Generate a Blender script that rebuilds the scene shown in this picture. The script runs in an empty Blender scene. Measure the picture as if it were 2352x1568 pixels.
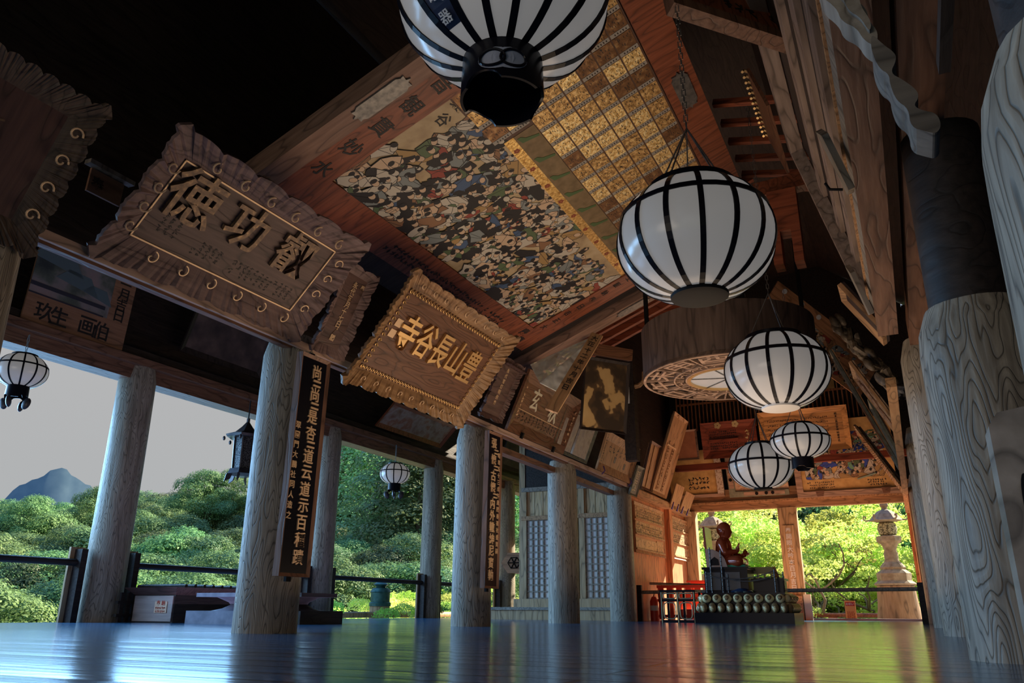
import bpy, bmesh, math, random
from mathutils import Vector as V, Matrix
random.seed(7)
SC = bpy.context.scene
COL = SC.collection
PI = math.pi
# ------------------------------------------------------------------ camera, world, sun, exposure
F_PX = 1800.0
YAW, PITCH, ROLL = math.radians(26.35), math.radians(18.9), math.radians(.27)
CAM = V((0, 0, .2))
def cam_axes():
    cy, sy, cp, sp = math.cos(YAW), math.sin(YAW), math.cos(PITCH), math.sin(PITCH)
    r = V((cy, sy, 0)); f = V((-sy*cp, cy*cp, sp)); u = r.cross(f)
    c, s = math.cos(ROLL), math.sin(ROLL)
    return c*r+s*u, -s*r+c*u, f
CR, CU, CF = cam_axes()
cam = bpy.data.cameras.new('camera'); camo = bpy.data.objects.new('camera', cam); COL.objects.link(camo)
cam.sensor_width = 36; cam.lens = 36*F_PX/2352; cam.clip_start = .02; cam.clip_end = 2000
camo.matrix_world = Matrix(((CR.x, CU.x, -CF.x, CAM.x), (CR.y, CU.y, -CF.y, CAM.y), (CR.z, CU.z, -CF.z, CAM.z), (0, 0, 0, 1)))
SC.camera = camo
SC.view_settings.view_transform = 'Standard'; SC.view_settings.look = 'None'
SC.view_settings.gamma = 1; SC.view_settings.use_curve_mapping = False
SC.view_settings.exposure = 0.0
world = bpy.data.worlds.new('world'); SC.world = world; world.use_nodes = True
def build_world():
    nt = world.node_tree; N = nt.nodes; L = nt.links
    bg = N['Background']; tc = N.new('ShaderNodeTexCoord'); sep = N.new('ShaderNodeSeparateXYZ')
    L.new(tc.outputs['Generated'], sep.inputs[0])
    ramp = N.new('ShaderNodeValToRGB'); L.new(sep.outputs['Z'], ramp.inputs[0])
    e = ramp.color_ramp.elements
    e[0].position = 0.0; e[0].color = (.42, .44, .45, 1)
    e[1].position = .30; e[1].color = (.46, .46, .465, 1)
    for p, c in ((.42, (.30, .62, 1.15, 1)), (1.0, (.22, .60, 1.5, 1))):
        k = e.new(p); k.color = c
    L.new(ramp.outputs[0], bg.inputs[0]); bg.inputs[1].default_value = 1.0
build_world()
SUN_TRAVEL = V((-.62, -1, -.72))
sl = bpy.data.lights.new('sun', 'SUN'); slo = bpy.data.objects.new('sun', sl); COL.objects.link(slo)
sl.energy = 17.0; sl.angle = math.radians(.6); sl.color = (1, .87, .66)
slo.rotation_euler = SUN_TRAVEL.to_track_quat('-Z', 'Y').to_euler()
def area(name, loc, target, sx, sy, power, color, spread=180):
    l = bpy.data.lights.new(name, 'AREA'); o = bpy.data.objects.new(name, l); COL.objects.link(o)
    l.spread = math.radians(spread); l.shape = 'RECTANGLE'; l.size = sx; l.size_y = sy; l.energy = power; l.color = color
    o.location = loc; o.rotation_euler = (V(target)-V(loc)).to_track_quat('-Z', 'Y').to_euler()
# added fill lamps standing in for daylight from the bays and floor bounce
area('fill_behind', (-5.0, -4.0, 1.9), (-4.2, 8, 3.4), 5.0, 2.6, 90, (1, .80, .66))
area('fill_veranda', (-13.5, 7.5, 2.6), (-5, 8.5, -.5), 15, 2.2, 850, (.27, .58, 1.0), 120)
area('fill_bounce_end', (-2.4, 18.6, .28), (-2.4, 18.4, 5), 4.4, 3.2, 120, (1, .50, .24))
area('fill_bounce_hall', (-2.3, 8.0, .28), (-2.3, 8.0, 5), 3.2, 6, 120, (1, .72, .48))
area('fill_bounce_veranda', (-8.0, 9.0, .26), (-8.0, 9.0, 5), 3.6, 9, 30, (.75, .62, 1.0))

def ray(px, py): return CF + CR*((px-1176)/F_PX) - CU*((py-784)/F_PX)
def atX(px, py, x): d = ray(px, py); return CAM + d*(x/d.x)
def atY(px, py, y): d = ray(px, py); return CAM + d*(y/d.y)
def atZ(px, py, z): d = ray(px, py); return CAM + d*((z-CAM.z)/d.z)
def baseX(px, py, x): d = ray(px, py); return V((x, x*d.y/d.x, 0))

# ------------------------------------------------------------------ materials
MATS = {}
def mat(name, fn):
    if name in MATS: return MATS[name]
    m = bpy.data.materials.new(name); m.use_nodes = True
    nt = m.node_tree; b = nt.nodes['Principled BSDF']
    fn(nt, b); MATS[name] = m; return m
def plain(name, col, rough=.6, metal=0, spec=.5, emit=None, es=0):
    def f(nt, b):
        b.inputs['Base Color'].default_value = (*col, 1); b.inputs['Roughness'].default_value = rough
        b.inputs['Metallic'].default_value = metal; b.inputs['Specular IOR Level'].default_value = spec
        if emit: b.inputs['Emission Color'].default_value = (*emit, 1); b.inputs['Emission Strength'].default_value = es
    return mat(name, f)
def nodes(nt, *names): return [nt.nodes.new(n) for n in names]
def rampset(r, stops):
    e = r.color_ramp.elements
    while len(e) > 1: e.remove(e[-1])
    e[0].position = stops[0][0]; e[0].color = (*stops[0][1], 1)
    for p, c in stops[1:]:
        k = e.new(p); k.color = (*c, 1)
def wood(name, c1, c2, axis='z', scale=1.0, rings=9, rough=.6, bump=.3, dark=.45, spec=.4):
    """contour lines of a stretched noise = cathedral grain"""
    def f(nt, b):
        L = nt.links
        tc, mp, n1, mul, fr, r1, n2, r2, mx, bp, oi, add = nodes(nt, 'ShaderNodeTexCoord', 'ShaderNodeMapping', 'ShaderNodeTexNoise', 'ShaderNodeMath', 'ShaderNodeMath', 'ShaderNodeValToRGB', 'ShaderNodeTexNoise', 'ShaderNodeValToRGB', 'ShaderNodeMixRGB', 'ShaderNodeBump', 'ShaderNodeObjectInfo', 'ShaderNodeVectorMath')
        L.new(tc.outputs['Object'], add.inputs[0]); add.operation = 'ADD'
        cm = nodes(nt, 'ShaderNodeCombineXYZ')[0]; m7 = nodes(nt, 'ShaderNodeMath')[0]; m7.operation = 'MULTIPLY'; m7.inputs[1].default_value = 13
        L.new(oi.outputs['Random'], m7.inputs[0])
        for i in range(3): L.new(m7.outputs[0], cm.inputs[i])
        L.new(cm.outputs[0], add.inputs[1])
        L.new(add.outputs[0], mp.inputs[0])
        s = [5.5*scale, 5.5*scale, 5.5*scale]; s['xyz'.index(axis)] = 1.0*scale; mp.inputs['Scale'].default_value = s
        L.new(mp.outputs[0], n1.inputs[0]); n1.inputs['Scale'].default_value = 1; n1.inputs['Detail'].default_value = 1.5; n1.inputs['Roughness'].default_value = .4
        mul.operation = 'MULTIPLY'; mul.inputs[1].default_value = rings; L.new(n1.outputs[0], mul.inputs[0])
        fr.operation = 'FRACT'; L.new(mul.outputs[0], fr.inputs[0])
        rampset(r1, [(0, (dark,)*3), (.12, (.9,)*3), (.55, (1,)*3), (.9, (.78,)*3), (1, (dark,)*3)]); L.new(fr.outputs[0], r1.inputs[0])
        mp2 = nodes(nt, 'ShaderNodeMapping')[0]; s2 = [16, 16, 16]; s2['xyz'.index(axis)] = 1.2; mp2.inputs['Scale'].default_value = s2
        L.new(add.outputs[0], mp2.inputs[0]); L.new(mp2.outputs[0], n2.inputs[0]); n2.inputs['Scale'].default_value = 1.6; n2.inputs['Detail'].default_value = 5
        rampset(r2, [(.3, c1), (.7, c2)]); L.new(n2.outputs[0], r2.inputs[0])
        mx.blend_type = 'MULTIPLY'; mx.inputs[0].default_value = 1; L.new(r2.outputs[0], mx.inputs[1]); L.new(r1.outputs[0], mx.inputs[2])
        L.new(mx.outputs[0], b.inputs['Base Color'])
        ad = nodes(nt, 'ShaderNodeMath')[0]; ad.operation = 'ADD'; L.new(r1.outputs[0], ad.inputs[0]); L.new(n2.outputs[0], ad.inputs[1])
        L.new(ad.outputs[0], bp.inputs['Height']); bp.inputs['Strength'].default_value = bump; bp.inputs['Distance'].default_value = .01
        L.new(bp.outputs[0], b.inputs['Normal']); b.inputs['Roughness'].default_value = rough; b.inputs['Specular IOR Level'].default_value = spec
    return mat(name, f)
def mottled(name, stops, scale=3, rough=.6, metal=0, detail=6, bump=0, spec=.4):
    def f(nt, b):
        L = nt.links; tc, n, r = nodes(nt, 'ShaderNodeTexCoord', 'ShaderNodeTexNoise', 'ShaderNodeValToRGB')
        L.new(tc.outputs['Object'], n.inputs[0]); n.inputs['Scale'].default_value = scale; n.inputs['Detail'].default_value = detail
        rampset(r, stops); L.new(n.outputs[0], r.inputs[0]); L.new(r.outputs[0], b.inputs['Base Color'])
        b.inputs['Roughness'].default_value = rough; b.inputs['Metallic'].default_value = metal; b.inputs['Specular IOR Level'].default_value = spec
        if bump:
            bp = nodes(nt, 'ShaderNodeBump')[0]; L.new(n.outputs[0], bp.inputs['Height']); bp.inputs['Strength'].default_value = bump; bp.inputs['Distance'].default_value = .02; L.new(bp.outputs[0], b.inputs['Normal'])
    return mat(name, f)
M_PILLAR = wood('pillar_wood', (.24, .20, .15), (.46, .40, .31), scale=1.35, rings=19, bump=.6, dark=.36, rough=.55)
M_BEAM = wood('beam_wood', (.16, .075, .045), (.27, .14, .085), axis='y', rings=7, rough=.5)
M_BEAMX = wood('beam_wood_across', (.36, .19, .09), (.52, .30, .15), axis='x', rings=7, rough=.55)
M_GREYW = wood('grey_weathered_wood', (.26, .22, .17), (.38, .33, .27), axis='y', rings=6, rough=.6)
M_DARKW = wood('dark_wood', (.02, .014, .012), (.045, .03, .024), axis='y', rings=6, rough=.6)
M_REDW = wood('red_brown_wood', (.20, .055, .022), (.34, .10, .045), axis='y', rings=7, rough=.45)
M_RAFT = wood('red_rafter_wood', (.30, .07, .03), (.45, .12, .05), axis='x', rings=5)
M_SIGNW = wood('sign_wood', (.095, .052, .045), (.15, .085, .07), axis='x', rings=8, rough=.5)
M_SIGNB = wood('sign_brown_wood', (.13, .055, .028), (.21, .095, .05), axis='x', rings=10, rough=.45)
M_OCHREW = wood('ochre_wood', (.42, .22, .10), (.58, .34, .17), axis='y', rings=7)
M_ORANGEW = wood('orange_wood', (.55, .20, .08), (.70, .30, .13), axis='z', rings=6)
M_CEDAR = wood('pale_cedar', (.46, .30, .15), (.60, .42, .24), axis='z', rings=5)
M_BLACKL = plain('black_lacquer', (.006, .006, .010), .25, 0, .14)
M_BLACK = plain('black_iron', (.008, .008, .009), .6, 0, .1)
M_GOLD = mottled('gold_leaf', [(.3, (.35, .19, .05)), (.5, (.62, .40, .13)), (.7, (.85, .62, .25))], 30, .38, .75, bump=.4)
M_GILT = plain('gilt', (.80, .52, .22), .35, .8)
M_GILTP = plain('gilt_paint', (.72, .50, .30), .45, .3)
M_INK = plain('ink', (.012, .01, .01), .6)
M_WHITEP = plain('white_paint', (.7, .7, .7), .5)
M_RED = plain('vermilion_paint', (.62, .05, .025), .4)
M_METAL = mottled('aged_metal', [(.3, (.10, .10, .10)), (.7, (.24, .23, .21))], 20, .45, .6)
M_STONE = mottled('stone', [(.3, (.22, .165, .11)), (.7, (.40, .31, .22))], 9, .85, bump=.4)
M_STONEG = mottled('blue_grey_stone', [(.3, (.16, .17, .22)), (.7, (.28, .29, .36))], 7, .7)
M_BRONZE = mottled('green_bronze', [(.3, (.03, .10, .09)), (.7, (.10, .22, .19))], 8, .5, .5)

# ------------------------------------------------------------------ mesh helpers
def glyph_mesh(ch, cache={}):
    if ch in cache: return cache[ch]
    c = bpy.data.curves.new('g', 'FONT'); c.body = ch; c.size = 1; c.align_x = 'CENTER'; c.extrude = .5; c.resolution_u = 2; c.offset = .012
    o = bpy.data.objects.new('g', c); m = bpy.data.meshes.new_from_object(o)
    vs = [tuple(v.co) for v in m.vertices]; fs = [tuple(p.vertices) for p in m.polygons]
    if vs:
        x0 = min(v[0] for v in vs); x1 = max(v[0] for v in vs); y0 = min(v[1] for v in vs); y1 = max(v[1] for v in vs)
        cx, cy = (x0+x1)/2, (y0+y1)/2; s = 1/max(x1-x0, y1-y0, .25)
        vs = [((v[0]-cx)*s, (v[1]-cy)*s, v[2]) for v in vs]
    bpy.data.objects.remove(o); bpy.data.curves.remove(c); bpy.data.meshes.remove(m)
    cache[ch] = (vs, fs); return cache[ch]
class MB:
    def __init__(s): s.v = []; s.f = []; s.m = []; s.mi = 0
    def add(s, vs, fs, mtx=None):
        b = len(s.v)
        s.v += [tuple(mtx @ V(v)) for v in vs] if mtx else [tuple(v) for v in vs]
        s.f += [tuple(i+b for i in f) for f in fs]; s.m += [s.mi]*len(fs); return s
    def box(s, x0, x1, y0, y1, z0, z1, mtx=None):
        vs = [(x, y, z) for z in (z0, z1) for y in (y0, y1) for x in (x0, x1)]
        return s.add(vs, [(0, 2, 3, 1), (4, 5, 7, 6), (0, 1, 5, 4), (2, 6, 7, 3), (0, 4, 6, 2), (1, 3, 7, 5)], mtx)
    def bar(s, a, b, w, h, up=(0, 0, 1)):
        a = V(a); b = V(b); d = (b-a); L = d.length; d.normalize(); up = V(up)
        r = d.cross(up); r = r.normalized() if r.length > 1e-4 else V((1, 0, 0)); u = r.cross(d)
        m = Matrix(((r.x, d.x, u.x, a.x), (r.y, d.y, u.y, a.y), (r.z, d.z, u.z, a.z), (0, 0, 0, 1)))
        return s.box(-w/2, w/2, 0, L, -h/2, h/2, m)
    def poly(s, pts, z): return s.add([(p[0], p[1], z) for p in pts], [tuple(range(len(pts)))])
    def prism(s, pts, z0, z1, mtx=None):
        n = len(pts); vs = [(p[0], p[1], z0) for p in pts]+[(p[0], p[1], z1) for p in pts]
        fs = [tuple(range(n))[::-1], tuple(range(n, 2*n))]+[(i, (i+1) % n, n+(i+1) % n, n+i) for i in range(n)]
        return s.add(vs, fs, mtx)
    def lathe(s, prof, n=24, mtx=None, a0=0, cap=True):
        vs = []; fs = []
        for r, z in prof:
            for k in range(n): a = a0+2*PI*k/n; vs.append((r*math.cos(a), r*math.sin(a), z))
        for j in range(len(prof)-1):
            for k in range(n):
                k2 = (k+1) % n; fs.append((j*n+k, j*n+k2, (j+1)*n+k2, (j+1)*n+k))
        if cap: fs.append(tuple(range(n))[::-1]); fs.append(tuple(range((len(prof)-1)*n, len(prof)*n)))
        return s.add(vs, fs, mtx)
    def tube(s, pts, r, n=8, r1=None):
        pts = [V(p) for p in pts]; vs = []; fs = []; m = len(pts)
        for i, p in enumerate(pts):
            d = (pts[min(i+1, m-1)]-pts[max(i-1, 0)]).normalized()
            a = d.orthogonal().normalized() if i == 0 else (a - d*a.dot(d)).normalized()
            b = d.cross(a); rr = r if r1 is None else r+(r1-r)*i/(m-1)
            for k in range(n): t = 2*PI*k/n; vs.append(p+a*(rr*math.cos(t))+b*(rr*math.sin(t)))
        for i in range(m-1):
            for k in range(n): k2 = (k+1) % n; fs.append((i*n+k, i*n+k2, (i+1)*n+k2, (i+1)*n+k))
        fs.append(tuple(range(n))[::-1]); fs.append(tuple(range((m-1)*n, m*n)))
        return s.add(vs, fs)
    def ball(s, c, rx, ry=None, rz=None, n=12):
        ry = ry or rx; rz = rz or rx
        pr = [(math.sin(PI*j/8)*1.0, -math.cos(PI*j/8)) for j in range(9)]
        pr[0] = (1e-3, -1); pr[-1] = (1e-3, 1)
        return s.lathe(pr, n, Matrix.Translation(V(c)) @ Matrix.Diagonal((rx, ry, rz, 1)))
    def glyph(s, ch, x, y, size, z=0, th=.01, sx=1, sy=1):
        vs, fs = glyph_mesh(ch)
        return s.add([(x+v[0]*size*sx, y+v[1]*size*sy, z+(v[2]+.5)*th) for v in vs], fs)
    def scribble(s, x0, y0, w, h, cols, rows, z=0, t=.002):
        cw, chh = w/cols, h/rows; rnd = random.Random(int((x0+y0)*1e4)+cols*31+rows)
        for i in range(cols):
            for j in range(rows):
                if rnd.random() < .08: continue
                cx = x0+(i+.5)*cw; cy = y0+(j+.5)*chh
                for k in range(4):
                    a = rnd.choice((0, PI/2, .6, -.7)) + rnd.uniform(-.2, .2)
                    l = rnd.uniform(.2, .38)*min(cw, chh); ww = .10*min(cw, chh)
                    ox, oy = cx+rnd.uniform(-.25, .25)*cw, cy+rnd.uniform(-.28, .28)*chh
                    ca, sa = math.cos(a), math.sin(a)
                    s.add([(ox+p*ca-q*sa, oy+p*sa+q*ca, z+t) for p, q in ((-l, -ww), (l, -ww), (l, ww), (-l, ww))], [(0, 1, 2, 3)])
        return s
    def build(s, name, mats, parent=None, smooth=False, mtx=None):
        me = bpy.data.meshes.new(name); me.from_pydata(s.v, [], s.f)
        mats = mats if isinstance(mats, (list, tuple)) else [mats]
        for m in mats: me.materials.append(m)
        me.polygons.foreach_set('material_index', s.m)
        if smooth: me.polygons.foreach_set('use_smooth', [True]*len(s.f))
        me.validate(); me.update()
        if smooth: me.set_sharp_from_angle(angle=math.radians(40))
        o = bpy.data.objects.new(name, me); COL.objects.link(o)
        if parent: o.parent = parent
        if mtx: o.matrix_world = mtx
        return o
def tag(o, label=None, cat=None, group=None, kind=None):
    if label: o['label'] = label
    if cat: o['category'] = cat
    if group: o['group'] = group
    if kind: o['kind'] = kind
    return o
def empty(name, mtx=None, label=None, cat=None, group=None, kind=None):
    o = bpy.data.objects.new(name, None); COL.objects.link(o); o.empty_display_size = .1
    if mtx is not None: o.matrix_world = mtx if isinstance(mtx, Matrix) else Matrix.Translation(V(mtx))
    return tag(o, label, cat, group, kind)
def frame(o, u, v):
    u = V(u).normalized(); v = V(v); v = (v-u*v.dot(u)).normalized(); n = u.cross(v)
    return Matrix(((u.x, v.x, n.x, o[0]), (u.y, v.y, n.y, o[1]), (u.z, v.z, n.z, o[2]), (0, 0, 0, 1)))
def copy_tree(o, parent=None):
    c = o.copy(); COL.objects.link(c)
    if parent: c.parent = parent
    for ch in list(o.children): copy_tree(ch, c)
    return c
def rotz(a): return Matrix.Rotation(a, 4, 'Z')

XI, XO = -5.2, -11.0       # inner and outer colonnade
YE = 20.8                  # end of the hall
# ------------------------------------------------------------------ setting
def floor_mat(nt, b):
    L = nt.links
    tc, mp, br, n1, r, mx, bp, n2, bp2, mp2 = nodes(nt, 'ShaderNodeTexCoord', 'ShaderNodeMapping', 'ShaderNodeTexBrick', 'ShaderNodeTexNoise', 'ShaderNodeValToRGB', 'ShaderNodeMixRGB', 'ShaderNodeBump', 'ShaderNodeTexNoise', 'ShaderNodeBump', 'ShaderNodeMapping')
    mp.inputs['Location'].default_value = (.95, 0, 0); L.new(tc.outputs['Object'], mp.inputs[0]); L.new(mp.outputs[0], br.inputs[0])
    br.inputs['Scale'].default_value = 1; br.inputs['Brick Width'].default_value = 3.9; br.inputs['Row Height'].default_value = .24
    br.inputs['Mortar Size'].default_value = .014; br.inputs['Mortar Smooth'].default_value = .3
    br.inputs['Color1'].default_value = (.75, .75, .75, 1); br.inputs['Color2'].default_value = (1, 1, 1, 1); br.inputs['Mortar'].default_value = (.12, .12, .12, 1)
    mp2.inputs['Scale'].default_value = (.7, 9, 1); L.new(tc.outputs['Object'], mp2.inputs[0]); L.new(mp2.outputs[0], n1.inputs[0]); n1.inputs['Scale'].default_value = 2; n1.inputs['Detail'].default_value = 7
    rampset(r, [(.25, (.025, .10, .20)), (.6, (.05, .19, .36)), (.8, (.15, .34, .52))]); L.new(n1.outputs[0], r.inputs[0])  # blue of the reflected sky is put into the boards' base colour
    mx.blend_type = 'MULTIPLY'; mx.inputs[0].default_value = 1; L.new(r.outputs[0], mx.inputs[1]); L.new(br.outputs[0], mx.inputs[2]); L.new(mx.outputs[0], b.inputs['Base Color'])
    L.new(br.outputs[0], bp.inputs['Height']); bp.inputs['Distance'].default_value = .006; bp.inputs['Strength'].default_value = .8
    L.new(n1.outputs[0], bp2.inputs['Height']); bp2.inputs['Strength'].default_value = .22; bp2.inputs['Distance'].default_value = .01; L.new(bp.outputs[0], bp2.inputs['Normal'])
    L.new(bp2.outputs[0], b.inputs['Normal']); b.inputs['Roughness'].default_value = .15; b.inputs['Specular IOR Level'].default_value = .6
    b2, sp, ma, cb, ge, va, vn = nodes(nt, 'ShaderNodeTexBrick', 'ShaderNodeSeparateColor', 'ShaderNodeMath', 'ShaderNodeCombineXYZ', 'ShaderNodeNewGeometry', 'ShaderNodeVectorMath', 'ShaderNodeVectorMath')
    for k in ('Scale', 'Brick Width', 'Row Height', 'Mortar Size'): b2.inputs[k].default_value = br.inputs[k].default_value
    b2.inputs['Color1'].default_value = (0, 0, 0, 1); b2.inputs['Color2'].default_value = (1, 1, 1, 1); b2.inputs['Mortar'].default_value = (.5, .5, .5, 1); L.new(mp.outputs[0], b2.inputs[0])
    L.new(b2.outputs[0], sp.inputs[0]); ma.operation = 'MULTIPLY_ADD'; ma.inputs[1].default_value = .045; ma.inputs[2].default_value = -.0225; L.new(sp.outputs[0], ma.inputs[0]); 
    sy, dv, fr, cu, sm = nodes(nt, 'ShaderNodeSeparateXYZ', 'ShaderNodeMath', 'ShaderNodeMath', 'ShaderNodeMath', 'ShaderNodeMath')
    L.new(tc.outputs['Object'], sy.inputs[0]); L.new(sy.outputs[1], dv.inputs[0]); dv.operation = 'DIVIDE'; dv.inputs[1].default_value = .24
    fr.operation = 'FRACT'; L.new(dv.outputs[0], fr.inputs[0]); cu.operation = 'MULTIPLY_ADD'; cu.inputs[1].default_value = .036; cu.inputs[2].default_value = -.018; L.new(fr.outputs[0], cu.inputs[0])
    sm.operation = 'ADD'; L.new(cu.outputs[0], sm.inputs[0]); L.new(ma.outputs[0], sm.inputs[1]); L.new(sm.outputs[0], cb.inputs[1])
    va.operation = 'ADD'; L.new(ge.outputs['Normal'], va.inputs[0]); L.new(cb.outputs[0], va.inputs[1]); vn.operation = 'NORMALIZE'; L.new(va.outputs[0], vn.inputs[0]); L.new(vn.outputs[0], bp.inputs['Normal'])
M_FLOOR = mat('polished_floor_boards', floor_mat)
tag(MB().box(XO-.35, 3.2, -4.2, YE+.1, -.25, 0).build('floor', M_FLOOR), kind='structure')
tag(MB().box(-16, XO-.36, -10, 40, -.5, -.12).box(-8.0, 8, YE+.12, YE+5.2, -.5, -.06).build('floor_terrace', mottled('terrace', [(.3, (.45, .36, .28)), (.7, (.62, .52, .42))], 4, .8)), kind='structure')
tag(MB().box(XI-.3, .6, YE+.1, YE+.32, -.05, .045).build('trim_sill', plain('pale_sill', (.62, .55, .5), .5)), kind='structure')
# roof and ceiling: dark, steep, rising to a ridge over the hall
rb = MB()
rp = [(XO-1.7, 5.4), (XI-.2, 7.2), (-3.2, 8.8), (-1.2, 9.0), (.4, 7.8), (3.2, 5.6)]
for (xa, za), (xb, zb) in zip(rp, rp[1:]):
    rb.add([(xa, -4.2, za), (xb, -4.2, zb), (xb, YE+.25, zb), (xa, YE+.25, za), (xa, -4.2, za+.15), (xb, -4.2, zb+.15), (xb, YE+.25, zb+.15), (xa, YE+.25, za+.15)],
           [(0, 1, 2, 3), (4, 7, 6, 5), (0, 4, 5, 1), (3, 2, 6, 7), (0, 3, 7, 4), (1, 5, 6, 2)])
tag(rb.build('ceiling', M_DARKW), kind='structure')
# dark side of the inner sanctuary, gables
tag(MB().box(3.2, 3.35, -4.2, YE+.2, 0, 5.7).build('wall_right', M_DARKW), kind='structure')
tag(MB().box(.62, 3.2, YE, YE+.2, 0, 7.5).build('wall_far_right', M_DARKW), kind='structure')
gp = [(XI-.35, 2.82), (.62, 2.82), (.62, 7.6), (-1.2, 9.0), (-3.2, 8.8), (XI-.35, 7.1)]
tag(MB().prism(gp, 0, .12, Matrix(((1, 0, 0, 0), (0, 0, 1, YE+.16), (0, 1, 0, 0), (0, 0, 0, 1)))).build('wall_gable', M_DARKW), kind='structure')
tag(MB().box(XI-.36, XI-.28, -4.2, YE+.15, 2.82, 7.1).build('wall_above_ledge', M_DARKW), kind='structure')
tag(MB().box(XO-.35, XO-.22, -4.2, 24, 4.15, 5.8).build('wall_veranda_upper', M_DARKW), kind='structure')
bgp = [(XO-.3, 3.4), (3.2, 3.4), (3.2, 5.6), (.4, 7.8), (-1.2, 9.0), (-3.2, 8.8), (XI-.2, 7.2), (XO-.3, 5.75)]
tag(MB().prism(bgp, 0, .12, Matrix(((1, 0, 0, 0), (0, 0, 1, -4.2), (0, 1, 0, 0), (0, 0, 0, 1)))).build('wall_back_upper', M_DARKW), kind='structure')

# ------------------------------------------------------------------ pillars
def pillar(x, y, top, label, group, r=.25, z0=0, upper=0):
    n = 28; prof = []
    for j in range(15):
        t = j/14; z = t*(top-z0)+z0
        rr = r*(1.03-.05*t)
        if z > top-.22: rr *= math.sqrt(max(.05, 1-((z-(top-.22))/.25)**2))*.35+.65
        prof.append((rr, z))
    b = MB().lathe(prof, n)
    for i, v in enumerate(b.v):
        a = math.atan2(v[1], v[0]); k = 1+.012*math.sin(3*a+v[2]*1.3+x)+.008*math.sin(7*a+v[2]*.7)
        b.v[i] = (v[0]*k, v[1]*k, v[2])
    o = b.build('wooden_pillar', M_PILLAR, smooth=True); o.location = (x, y, 0); o.rotation_euler.z = (x*7+y*3) % 6
    if upper: MB().lathe([(r*.72, top-.2), (r*.70, upper)], 24).build('filler_upper_shaft', M_DARKW, o, smooth=True)  # made-up shaft, dark to keep the space above the pillar black
    return tag(o, label, 'pillar', group)
G1, G2, G3 = 'pillars between the hall and the veranda', 'outer pillars of the veranda', 'pillars along the dark side of the hall'
pillar(XI, 5.62, 2.72, 'thick weathered pillar in front of the offering box, carrying the wide black verse board', G1, .27)
pillar(XI, 9.35, 2.6, 'weathered grey pillar carrying the narrow black verse board', G1, .25)
pillar(XI, 12.45, 2.62, 'grey pillar standing alone before the latticed screens', G1, .25)
pillar(XI, 15.45, 2.62, 'grey pillar at the corner of the red wall with the name racks', G1, .25)
pillar(XO, 8.37, 4.0, 'bare grey outer pillar by the offering box with sky on both sides', G2, .29)
pillar(XO, 13.3, 3.95, 'outer pillar just behind the wide black verse board', G2, .27)
pillar(XO, 17.6, 3.95, 'outer pillar beside the bronze capped terrace post', G2, .26)
pillar(XO+.1, 21.7, 3.95, 'outer pillar with a white hexagonal block on it, by the latticed screens', G2, .26)
pillar(XO, 4.2, 4.0, 'dark outer pillar cut by the frame behind the hanging globe lantern', G2, .29)
pillar(XI, 2.60, 2.72, 'dark pillar at the very left edge under the sign with scrolled rim', G1, .27)
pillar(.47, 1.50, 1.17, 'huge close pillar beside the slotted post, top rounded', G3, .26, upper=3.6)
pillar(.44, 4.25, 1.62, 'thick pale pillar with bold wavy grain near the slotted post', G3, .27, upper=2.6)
pillar(.42, 8.3, 2.72, 'second pale pillar behind the wavy grained one, with a round knot', G3, .26)
pillar(.38, 12.5, 2.7, 'slim looking pillar third behind the wavy grained one', G3, .25)
pillar(.36, 17.0, 2.7, 'last pillar of the dark side before the stone lantern', G3, .25)

# ------------------------------------------------------------------ beams and ledges
def beamY(name, x0, x1, y0, y1, z0, z1, m, label, cat='beam', group=None):
    yc = (y0+y1)/2
    return tag(MB().box(x0, x1, y0-yc, y1-yc, z0, z1).build(name, m, mtx=Matrix.Translation((0, yc, 0))), label, cat, group)
e = empty('sign_ledge', (XI, 7, 2.5), 'long wooden ledge under the carved signs on top of the hall pillars', 'ledge')
MB().box(.10, .17, -9, 9.2, .05, .13).build('beam', M_BEAM, e)
MB().box(.17, .225, -9, 9.0, .07, .10).build('shelf_board', M_BEAM, e)
MB().box(.225, .255, -9, 9.0, .05, .12).build('edge_strip', wood('pale_edge_wood', (.50, .33, .25), (.62, .44, .34), axis='y', rings=5), e)
beamY('lower_tie_beam', XI-.16, XI-.02, 9.62, 15.2, 2.40, 2.49, M_BEAM, 'square tie beam just under the sign ledge, joining the far pillars')
e = empty('veranda_beam', (XO, 10, 3.7), 'long lintel on the outer veranda pillars with a projecting lip', 'beam')
MB().box(-.2, .14, -14, 14.2, 0, .22).build('lintel', M_BEAM, e)
MB().box(.14, .26, -14, 14.2, .22, .34).build('lip', M_BEAM, e)
MB().box(-.2, .14, -14, 14.2, .34, .5).build('upper_rail', M_DARKW, e)
beamY('right_lintel', .26, .46, 1.8, 8.02, 2.60, 2.86, M_BEAM, 'pale lintel running over the row of pillars on the dark side')
beamY('right_sign_ledge', .0, .16, -1.5, 7.2, 2.47, 2.62, M_BEAM, 'squared ledge beam with a cut end under the big tilted frame')
beamY('right_far_ledge', .0, .10, 8.6, YE-.2, 2.36, 2.46, M_OCHREW, 'ledge beam under the leaning votive boards on the dark side')
e = empty('end_beam', (-2.3, YE, 2.64), 'double lintel across the open end of the hall above the garden view', 'beam')
MB().box(-2.95, 2.9, -.1, .12, 0, .16).build('lintel', M_BEAMX, e)
MB().box(-2.95, 2.9, -.16, .1, .16, .21).build('lip', M_OCHREW, e)
MB().box(-2.95, 2.9, -.08, .1, .21, .52).build('upper_beam', M_BEAMX, e)
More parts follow.
